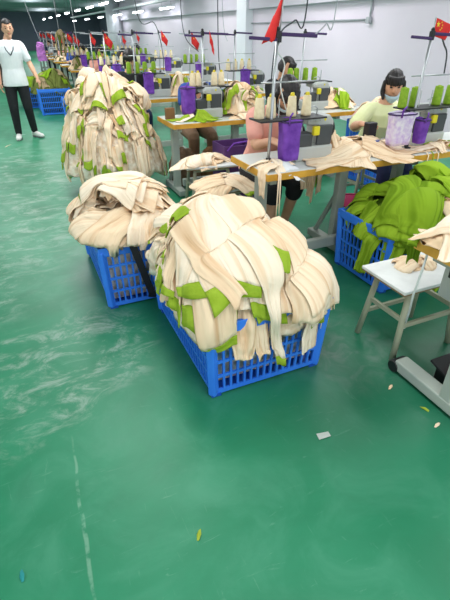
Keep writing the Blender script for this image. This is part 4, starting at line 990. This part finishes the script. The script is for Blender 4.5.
# ------------------------------------------------------------------ people
def remesh(mb, name, m, voxel, parent=None, smooth_it=2):
    me = mb.mesh('tmp', None); o = bpy.data.objects.new('tmp', me); COL.objects.link(o)
    r = o.modifiers.new('r', 'REMESH'); r.mode = 'VOXEL'; r.voxel_size = voxel; r.use_smooth_shade = True
    if smooth_it:
        sm = o.modifiers.new('s', 'SMOOTH'); sm.iterations = smooth_it; sm.factor = .5
    dg = bpy.context.evaluated_depsgraph_get(); dg.update()
    new = bpy.data.meshes.new_from_object(o.evaluated_get(dg)); new.name = name
    bpy.data.objects.remove(o); new.materials.clear(); new.materials.append(m)
    for p in new.polygons: p.use_smooth = True
    q = bpy.data.objects.new(name, new); COL.objects.link(q)
    if parent is not None: q.parent = parent
    return q
def V(*a): return Vector(a)
def limb(mb, pts, rs, n=14):
    P_ = [Vector(p) for p in pts]; Q = []; rr_ = []
    for i in range(len(P_) - 1):
        for k in range(5): Q.append(P_[i].lerp(P_[i + 1], k / 5)); rr_.append(lerp(rs[i], rs[i + 1], k / 5))
    Q.append(P_[-1]); rr_.append(rs[-1])
    for _ in range(2): Q = [Q[0]] + [(Q[i - 1] + Q[i] * 2 + Q[i + 1]) / 4 for i in range(1, len(Q) - 1)] + [Q[-1]]
    mb.tube(Q, rr_, n)
    mb.ball(Q[0], rr_[0], nu=12, nv=8); mb.ball(Q[-1], rr_[-1], nu=12, nv=8)
def hand(mb, w_, d, side, pn, curl, sc=1.0):
    """palm and five fingers: w_ wrist, d direction, side: towards the thumb, pn: palm normal (fingers curl that way)"""
    d = Vector(d).normalized(); s = Vector(side); s = (s - d * s.dot(d)).normalized(); n = Vector(pn); n = (n - d * n.dot(d) - s * n.dot(s)).normalized()
    w_ = Vector(w_)
    mb.rings([(w_, s * .026 * sc, n * .019 * sc), (w_ + d * .03 * sc, s * .036 * sc, n * .017 * sc), (w_ + d * .07 * sc, s * .042 * sc, n * .015 * sc), (w_ + d * .095 * sc, s * .040 * sc, n * .012 * sc)], 14)
    for i, (o, L, c) in enumerate(((.031, .070, 0), (.0105, .080, .05), (-.0105, .074, .1), (-.031, .058, .2))):
        b = w_ + d * (.09 - abs(o) * .12) * sc + s * o * sc; dd = (d + s * o * 3.2).normalized(); pts = [b - dd * .01]; cu = curl + c
        for seg, f in ((.42, .5), (.32, 1.2), (.26, 1.8)):
            a_ = cu * f; q = dd * math.cos(a_) + n * math.sin(a_); pts.append(pts[-1] + q * L * seg * sc)
        mb.tube(pts, [.0092 * sc, .0088 * sc, .0080 * sc, .0068 * sc], 8); mb.ball(pts[-1], .0068 * sc, nu=8, nv=6)
    b = w_ + d * .025 * sc + s * .026 * sc
    p1 = b + (s * .8 + d * .7).normalized() * .036 * sc + n * .008; p2 = p1 + (d + s * .25 + n * curl * .5).normalized() * .032 * sc
    mb.tube([b, p1, p2], [.013 * sc, .0105 * sc, .0078 * sc], 8); mb.ball(p2, .0078 * sc, nu=8, nv=6)
def head_fn(q):
    x, y, z = q
    if z < 0: x *= 1 - .34 * (-z) ** 1.6
    if z < 0 and y > 0: y *= 1 - .35 * (-z)
    if y < 0: y *= .97; x *= 1 - .06 * (-y)
    return Vector((x, y, z))
def person(name, label, loc, rz, J, cl, hair, voxel=.006, mask=False, fine=True, sc=1.0, group=None):
    """J joints in local metres, facing -y; cl: dict of clothing materials"""
    t = thing(name, label, 'person', loc, rz, group); t.scale = (sc, sc, sc)
    mb = MB(); up = lambda a, b: (Vector(b) - Vector(a)).normalized()
    pel, wai, che, nec, hd = (Vector(J[k]) for k in ('pelvis', 'waist', 'chest', 'neck', 'head'))
    X = Vector(J.get('side', (1, 0, 0))).normalized()
    fem = J.get('fem', False); wd = .92 if fem else 1.0
    def ring(c, tg, rx, ry):
        y = Vector(tg).cross(X).normalized(); return (Vector(c), X * rx, y * ry)
    t1, t2, t3 = up(pel, wai), up(wai, che), up(che, nec)
    def torso(e=0.0, lo=-.10, top=True):
        rg = [ring(pel + t1 * lo, t1, .135 + e, .095 + e), ring(pel + t1 * (-.02), t1, .168 + e, .118 + e), ring(pel.lerp(wai, .55), t1, .152 * (wd if not fem else .95) + e, .108 + e), ring(wai, t2, .138 * wd + e, .100 + e),
              ring(wai.lerp(che, .5), t2, .156 * wd + e, .112 + e), ring(che, t2, .172 * wd + e, .118 + e), ring(che.lerp(nec, .45), t3, .172 * wd + e, .100 + e), ring(che.lerp(nec, .75), t3, .128 * wd + e, .076 + e), ring(che.lerp(nec, .93), t3, .072 + e * .7, .062 + e * .7)]
        if not top: rg = rg
        return rg
    mb.rings(torso(), 24)
    hr = Euler((J.get('pitch', 0), J.get('roll', 0), J.get('yaw', 0)), 'XYZ').to_matrix() if False else (Matrix.Rotation(J.get('yaw', 0), 3, 'Z') @ Matrix.Rotation(J.get('pitch', 0), 3, 'X') @ Matrix.Rotation(J.get('roll', 0), 3, 'Y'))
    mb.tube([che.lerp(nec, .8), nec, hd + hr @ V(0, .02, -.06)], [.062, .055, .052], 14)
    mb.ball(hd, (.076, .096, .116), hr, 28, 20, head_fn)
    mb.ball(hd + hr @ V(0, -.098, -.012), (.014, .018, .022), hr, 10, 8); mb.ball(hd + hr @ V(0, -.088, .018), (.010, .013, .03), hr, 10, 8)
    mb.ball(hd + hr @ V(0, -.068, -.097), (.026, .022, .018), hr, 10, 8)
    for s in (-1, 1): mb.ball(hd + hr @ V(s * .074, .012, -.006), (.010, .018, .03), hr, 10, 8)
    for s, k in ((-1, 'R'), (1, 'L')):
        sh, el, wr = Vector(J['sh' + k]), Vector(J['el' + k]), Vector(J['wr' + k])
        limb(mb, [sh - X * s * .05, sh, sh.lerp(el, .35), el, el.lerp(wr, .3), wr], [.058, .056, .047, .039, .040, .026])
        hv = Vector(J.get('hd' + k, (wr - el))); hand(mb, wr, hv, J.get('th' + k, (-s, -.3, 0)), J.get('pn' + k, (-s, 0, 0)), J.get('curl' + k, .35))
        hp, kn, an = Vector(J['hp' + k]), Vector(J['kn' + k]), Vector(J['an' + k]); toe = Vector(J['toe' + k])
        limb(mb, [hp, hp.lerp(kn, .4), kn, kn.lerp(an, .3), an], [.088, .076, .054, .053, .036])
        limb(mb, [an + V(0, 0, -.015), an.lerp(toe, .5) + V(0, 0, -.012), an.lerp(toe, .78)], [.030, .026, .018])
    body = remesh(mb, 'body', M['skin'], voxel, t)
    # clothes
    fle = J.get('flare', 0)
    tr_ = torso(.014, J.get('hem', -.06)); tr_ = [(c_, a_ * (1 + fle * max(0, 4 - i_) / 4), b_ * (1 + fle * max(0, 4 - i_) / 4)) for i_, (c_, a_, b_) in enumerate(tr_)]
    if fle:
        tr_[0] = ring(pel + t1 * J['hem'], t1, .190, .135); tr_[1] = ring(pel - t1 * .04, t1, .188, .138); tr_[2] = ring(pel.lerp(wai, .55), t1, .172, .128)
    sb = MB(); sb.rings(tr_, 24)
    for s, k in ((-1, 'R'), (1, 'L')):
        sh, el, wr = Vector(J['sh' + k]), Vector(J['el' + k]), Vector(J['wr' + k]); f = J.get('sleeve', .6)
        if f <= 1: limb(sb, [sh - X * s * .06, sh, sh.lerp(el, f)], J.get('slv', [.072, .070, .066]))
        else: limb(sb, [sh - X * s * .06, sh, sh.lerp(el, .5), el, el.lerp(wr, f - 1)], [.070, .068, .060, .053, .044])
    remesh(sb, 'shirt', M[cl['shirt']], max(voxel, .007), t)
    if 'collar' in cl:
        for s in (-1, 1):
            MB().add([tuple(nec + V(s * .062, .01, .0)), tuple(nec + V(s * .052, -.055, -.005)), tuple(nec + V(s * .020, -.098, -.045)), tuple(nec + V(s * .066, -.088, -.062)), tuple(nec + V(s * .082, -.03, -.04))], [(0, 1, 2, 3, 4)]).build('collar', M[cl['collar']], t).modifiers.new('s', 'SOLIDIFY').thickness = .008
    tb = MB(); tb.rings([ring(pel + t1 * .10, t1, .152, .112), ring(pel + t1 * .04, t1, .170, .124), ring(pel - t1 * .02, t1, .178, .13), ring(pel - t1 * .10, t1, .15, .11)], 24)
    fl_ = J.get('trouser', 1.0)
    for k in 'RL':
        hp, kn, an = Vector(J['hp' + k]), Vector(J['kn' + k]), Vector(J['an' + k])
        if fl_ >= 1: limb(tb, [hp, hp.lerp(kn, .4), kn, kn.lerp(an, .4), an + (kn - an) * .06], [.098, .090, .072, .064, .054])
        else: limb(tb, [hp, hp.lerp(kn, .4), kn, kn.lerp(an, .25)], [.100, .092, .074, .072])
    remesh(tb, 'trousers', M[cl['trousers']], max(voxel, .007), t)
    for k in 'RL':
        an, toe = Vector(J['an' + k]), Vector(J['toe' + k]); f = (toe - an); f.z = 0; f.normalize(); r_ = V(-f.y, f.x, 0)
        z0 = min(an.z - .075, toe.z - .028)
        sm = MB(); q = lambda a, z: an + f * a + V(0, 0, z0 - an.z + z)
        sm.rings([(q(-.062, .05), r_ * .022, V(0, 0, .04)), (q(-.04, .055), r_ * .038, V(0, 0, .05)), (q(.03, .055), r_ * .041, V(0, 0, .05)), (q(.10, .04), r_ * .046, V(0, 0, .036)), (q(.16, .034), r_ * .042, V(0, 0, .028)), (q(.195, .03), r_ * .024, V(0, 0, .018))], 16)
        so = sm.build('shoe', M[cl['shoes']], t, smooth=True)
        sl = MB(); n_ = 16; pl = []
        for j in range(n_):
            a_ = 2 * PI * j / n_; pl.append(an + f * (.065 + .135 * math.cos(a_)) + r_ * (.046 * math.sin(a_)) + V(0, 0, z0 - an.z))
        sl.add([tuple(p) for p in pl] + [tuple(p + V(0, 0, .022)) for p in pl], [tuple(range(n_ - 1, -1, -1)), tuple(range(n_, 2 * n_))] + [(i, (i + 1) % n_, n_ + (i + 1) % n_, n_ + i) for i in range(n_)])
        sl.build('sole', M[cl.get('sole', 'sole')], so)
    # face
    if fine:
        for s in (-1, 1):
            MB().ball(hd + hr @ V(s * .031, -.0855, .012), (.013, .006, .006), hr, 12, 8).build('eye', M['eye'], t, smooth=True)
            MB().ball(hd + hr @ V(s * .032, -.090, .034), (.018, .005, .004), hr, 12, 8).build('eyebrow', M['hair'], t, smooth=True)
        if not mask: MB().ball(hd + hr @ V(0, -.088, -.057), (.023, .008, .007), hr, 12, 8).build('mouth', M['lip'], t, smooth=True)
    if mask:
        mk = MB(); rg = []
        for z, rx, ry in ((-.060, .066, .102), (-.078, .063, .104), (-.098, .056, .098), (-.118, .044, .080), (-.132, .028, .06)):
            rg.append([hd + hr @ V(rx * math.sin(a_), .005 - ry * math.cos(a_), z) for a_ in [(-75 + 150 * j / 16) / 57.3 for j in range(17)]])
        mk.grid(np.array([[list(p) for p in r_] for r_ in rg])); o = mk.build('face_mask', M['mask'], t, smooth=True); o.modifiers.new('s', 'SOLIDIFY').thickness = .003
        for s in (-1, 1):
            MB().tube([hd + hr @ V(s * .068, -.02, -.05), hd + hr @ V(s * .08, .01, -.01)], .002, 5).build('ear_loop', M['mask'], o)
    # hair: follows the skull except over the face
    def hair_fn(q, side=hair):
        x, y, z = q; p = head_fn(q)
        line = hair.get('line', .42) + .25 * abs(x)
        face = (y < -.05 and z < line) 
        low = z < hair.get('low', -.25)
        if face or low or (abs(x) > .75 and z < .05 and y < .15 and not hair.get('cover')): return p * .88
        k = hair.get('vol', 1.10) + .02 * math.sin(x * 23 + z * 9) + .015 * math.sin(y * 31 + z * 5)
        return p * k
    hm = MB(); hm.ball(hd + hr @ V(0, .004, .004), (.078, .100, .118), hr, 48, 32, hair_fn)
    if hair.get('long'):
        Lh = hair['long']
        hm.rings([(hd + hr @ V(0, .045, .02), hr @ V(.082, 0, 0), hr @ V(0, .055, 0)), (hd + hr @ V(0, .07, -.06), hr @ V(.085, 0, 0), hr @ V(0, .045, 0)), (hd + hr @ V(0, .08, -.06) + V(0, .015, -Lh * .5), V(.085, 0, 0), V(0, .04, 0)), (hd + hr @ V(0, .08, -.06) + V(0, .015, -Lh), V(.055, 0, 0), V(0, .025, 0))], 20)
    if hair.get('tails'):
        for s in (-1, 1):
            limb(hm, [hd + hr @ V(s * .078, -.01, .03), hd + hr @ V(s * .086, -.02, -.05), hd + hr @ V(s * .08, -.03, -.05) + V(0, -.01, -hair['tails'])], [.020, .022, .012])
    if hair.get('fringe'):
        for j in range(9):
            a_ = R(-56 + 14 * j); p = V(.080 * math.sin(a_), .006 - .104 * math.cos(a_), 0)
            limb(hm, [hd + hr @ (p * .93 + V(0, 0, .085)), hd + hr @ (p + V(0, 0, .055)), hd + hr @ (p * 1.0 + V(0, 0, .022 + .006 * (j % 2)))], [.012, .010, .006], 8)
    remesh(hm, 'hair', M['hair'], .006, t, 1)
    return t

STAND = dict(pelvis=(0, 0, .90), waist=(0, .0, 1.06), chest=(0, -.005, 1.28), neck=(0, .005, 1.455), head=(0, -.015, 1.585),
    shR=(-.168, 0, 1.375), elR=(-.225, .03, 1.10), wrR=(-.225, -.02, .86), thR=(.2, -1, 0), pnR=(1, 0, 0),
    shL=(.168, 0, 1.375), elL=(.255, -.02, 1.12), wrL=(.33, -.16, .93), hdL=(.25, -.35, -.9), thL=(-.4, -1, .1), pnL=(-1, .3, 0),
    hpR=(-.088, 0, .88), knR=(-.10, -.05, .48), anR=(-.10, .02, .085), toeR=(-.12, -.17, .03),
    hpL=(.088, 0, .88), knL=(.115, -.02, .48), anL=(.155, .10, .10), toeL=(.27, -.04, .035), hem=-.09, flare=.16, slv=[.066, .062, .060], sleeve=.72, pitch=0.06, yaw=.12)
for k_ in list(STAND):
    v_ = STAND[k_]
    if isinstance(v_, tuple) and k_[:2] not in ('th', 'pn', 'to', 'an') and k_ not in ('hdL', 'hdR'): STAND[k_] = (v_[0] + .035 * v_[2] + (.03 if k_ == 'head' else 0), v_[1], v_[2])
man = person('person', 'man in a white polo shirt, black trousers and dark lanyard walking down the aisle', (0.05, 8.25, 0), R(-2), STAND,
    dict(shirt='white_shirt', trousers='black_cloth', shoes='shoe', collar='white_shirt', sole='sole'), dict(vol=1.12, line=.45, low=-.12), voxel=.0055, sc=.98)
nec = Vector(STAND['neck'])
for s in (-1, 1):
    MB().tube([nec + V(s * .064, .03, .0), nec + V(s * .070, -.085, -.06), nec + V(s * .050, -.135, -.14), nec + V(0, -.142, -.215)], .007, 6).build('lanyard', M['rope'], man, smooth=True)

def sit(lean=.12, head=(0, -.22, 1.14), hands=.28, hz=.80, knee=.44, pitch=.5, yaw=0, foot=(-.44, -.40), hx=.14, fem=True):
    h = Vector(head)
    return dict(pelvis=(0, 0, .52), waist=(0, -lean * .35, .68), chest=(0, -lean, .86), neck=tuple(V(0, -lean * 1.2, 1.01).lerp(h, .12)), head=head, pitch=pitch, yaw=yaw, fem=fem,
        shR=(-.165, -lean * 1.1, .96), elR=(-.205, -lean - .12, .76), wrR=(-hx, -lean - hands, hz), hdR=(.25, -1, -.15), thR=(1, 0, .2), pnR=(0, 0, -1),
        shL=(.165, -lean * 1.1, .96), elL=(.205, -lean - .12, .76), wrL=(hx, -lean - hands, hz), hdL=(-.25, -1, -.15), thL=(-1, 0, .2), pnL=(0, 0, -1),
        hpR=(-.09, -.02, .50), knR=(-.11, -knee, .47), anR=(-.11, foot[0] + .02, .085), toeR=(-.12, foot[0] - .17, .03),
        hpL=(.09, -.02, .50), knL=(.12, -knee, .47), anL=(.12, foot[1] + .02, .085), toeL=(.14, foot[1] - .17, .03), hem=-.04, sleeve=.6)
# woman in salmon, bent over her work
J = sit(.16, (0.0, -.36, 1.13), .26, .82, .42, .90, -.3, (-.42, -.30)); J['trouser'] = .5
w1 = person('person', 'dark haired woman in a salmon top bent over the machine behind the front heap', (1.83, 3.40, 0), R(4), J,
    dict(shirt='salmon', trousers='black_cloth', shoes='shoe_dark'), dict(vol=1.16, line=.5, low=-.6, long=.22, tails=.13, fringe=True, cover=True), mask=True)
make_stool('stool the woman in salmon sits on, behind her table', 1.83, 3.42, .40, .30, .44, 0, 'work stools')
# woman in pale yellow
J = sit(.10, (0.02, -.17, 1.12), .30, .84, .42, .25, -.55, (-.40, -.34)); J['sleeve'] = .85; J['shR'] = (-.16, -.10, .915); J['shL'] = (.16, -.10, .915); J['chest'] = (0, -.10, .83)
J['elR'] = (-.33, -.16, .80); J['wrR'] = (-.42, -.36, .86); J['hdR'] = (.35, -.9, .05); J['neck'] = (0, -.13, .985)
w2 = person('person', 'woman in a pale yellow top with fringe and lowered face mask sewing at the right', (3.05, 3.42, 0), R(-2), J,
    dict(shirt='pale_yellow', trousers='navy', shoes='shoe_dark'), dict(vol=1.10, line=.50, low=-.55, tails=.05, fringe=True, cover=True), mask=True)
make_stool('stool the woman in pale yellow sits on', 3.05, 3.46, .40, .30, .44, 0, 'work stools')
# others further back
p3 = person('person', 'dark haired worker in black seen just above the head of the woman in salmon', (3.06, 5.30, 0), R(6), sit(.1, (0, -.2, 1.14), .28, .82, .42, .4, .5),
    dict(shirt='black_cloth', trousers='black_cloth', shoes='shoe_dark'), dict(vol=1.12, line=.5, low=-.45, fringe=True, cover=True), voxel=.008)
p4 = person('person', 'dark haired worker in black bent low behind the tall heap, before the pale column', (1.60, 7.25, 0), R(10), sit(.12, (0, -.22, 1.19), .28, .82, .42, .6, -.5),
    dict(shirt='black_cloth', trousers='navy', shoes='shoe_dark'), dict(vol=1.14, line=.5, low=-.5, fringe=True, cover=True, tails=.06), voxel=.008)
p5 = person('person', 'worker in blue bent over the machine right of the tall heap', (1.97, 5.42, 0), R(-4), sit(.24, (0, -.46, .93), .26, .82, .42, 1.2, .2),
    dict(shirt='bluecl', trousers='khaki', shoes='shoe_dark'), dict(vol=1.12, line=.5, low=-.5, fringe=True, cover=True), voxel=.008)
far = [(4, 1.95, 0, 'bluecl'), (5, 1.85, .15, 'salmon'), (6, 1.75, .1, 'navy'), (6, 3.1, .1, 'pale_yellow'), (7, 1.85, -.1, 'bluecl'), (8, 1.8, 0, 'salmon'), (9, 1.95, .1, 'black_cloth'), (10, 1.85, 0, 'white_shirt'), (11, 1.8, 0, 'navy')]
cn = dict(bluecl='blue', salmon='salmon', white_shirt='white', navy='navy', pale_yellow='pale yellow', black_cloth='black')
for k, u, rz, m in far:
    c = copy_tree(p3); c.location = (u, ROWV[k] + 1.0, 0); c.rotation_euler = (0, 0, rz)
    c['label'] = 'seated worker in %s at the %s table of the %s' % (cn[m], 'left' if u < 2.5 else 'right', row_label(k)); c['group'] = 'workers in the far rows'
    for ch in c.children:
        if ch.name.split('.')[0] == 'shirt':
            ch.data = ch.data.copy(); ch.data.materials.clear(); ch.data.materials.append(M[m])

# ------------------------------------------------------------------ camera and colour
cam = bpy.data.cameras.new('camera'); co = bpy.data.objects.new('camera', cam); COL.objects.link(co)
cam.sensor_fit = 'VERTICAL'; cam.sensor_height = 24.0; cam.lens = 24.0 * 433 / 600; cam.clip_start = .05; cam.clip_end = 200
co.location = (0, 0, 1.52); co.rotation_euler = (R(90 - 31.8), 0, R(-24))
scene.camera = co
scene.view_settings.view_transform = 'Standard'
scene.view_settings.exposure = 0.25

# ------------------------------------------------------------------ tell look-alikes apart by their place in the heap
bpy.context.view_layer.update()
iv = co.matrix_world.inverted()
def screen_x(o):
    c = Vector((0, 0, 0)); n_ = 0
    for v_ in list(o.data.vertices)[::7]: c += v_.co; n_ += 1
    p = iv @ (o.matrix_world @ (c / n_)); return p.x / max(.01, -p.z)
same = {}
for o in scene.objects:
    if o.type == 'MESH' and o.get('label') and 'garment' in o.name: same.setdefault(o['label'], []).append(o)
for lb, os_ in same.items():
    if len(os_) < 2 or len(os_) > 16 or ' far ' in lb or 'back side' in lb or 'farthest' in lb: continue
    os_.sort(key=screen_x)
    for i, o in enumerate(os_):
        w_ = 'leftmost' if i == 0 else 'rightmost' if i == len(os_) - 1 else ORD[i] + ' from left'
        t_ = w_ + ' ' + lb if i in (0, len(os_) - 1) else lb + ', ' + w_
        if len(t_.split()) <= 16: o['label'] = t_
for ch in list(flf.children): bpy.data.objects.remove(ch)
bpy.data.objects.remove(flf)
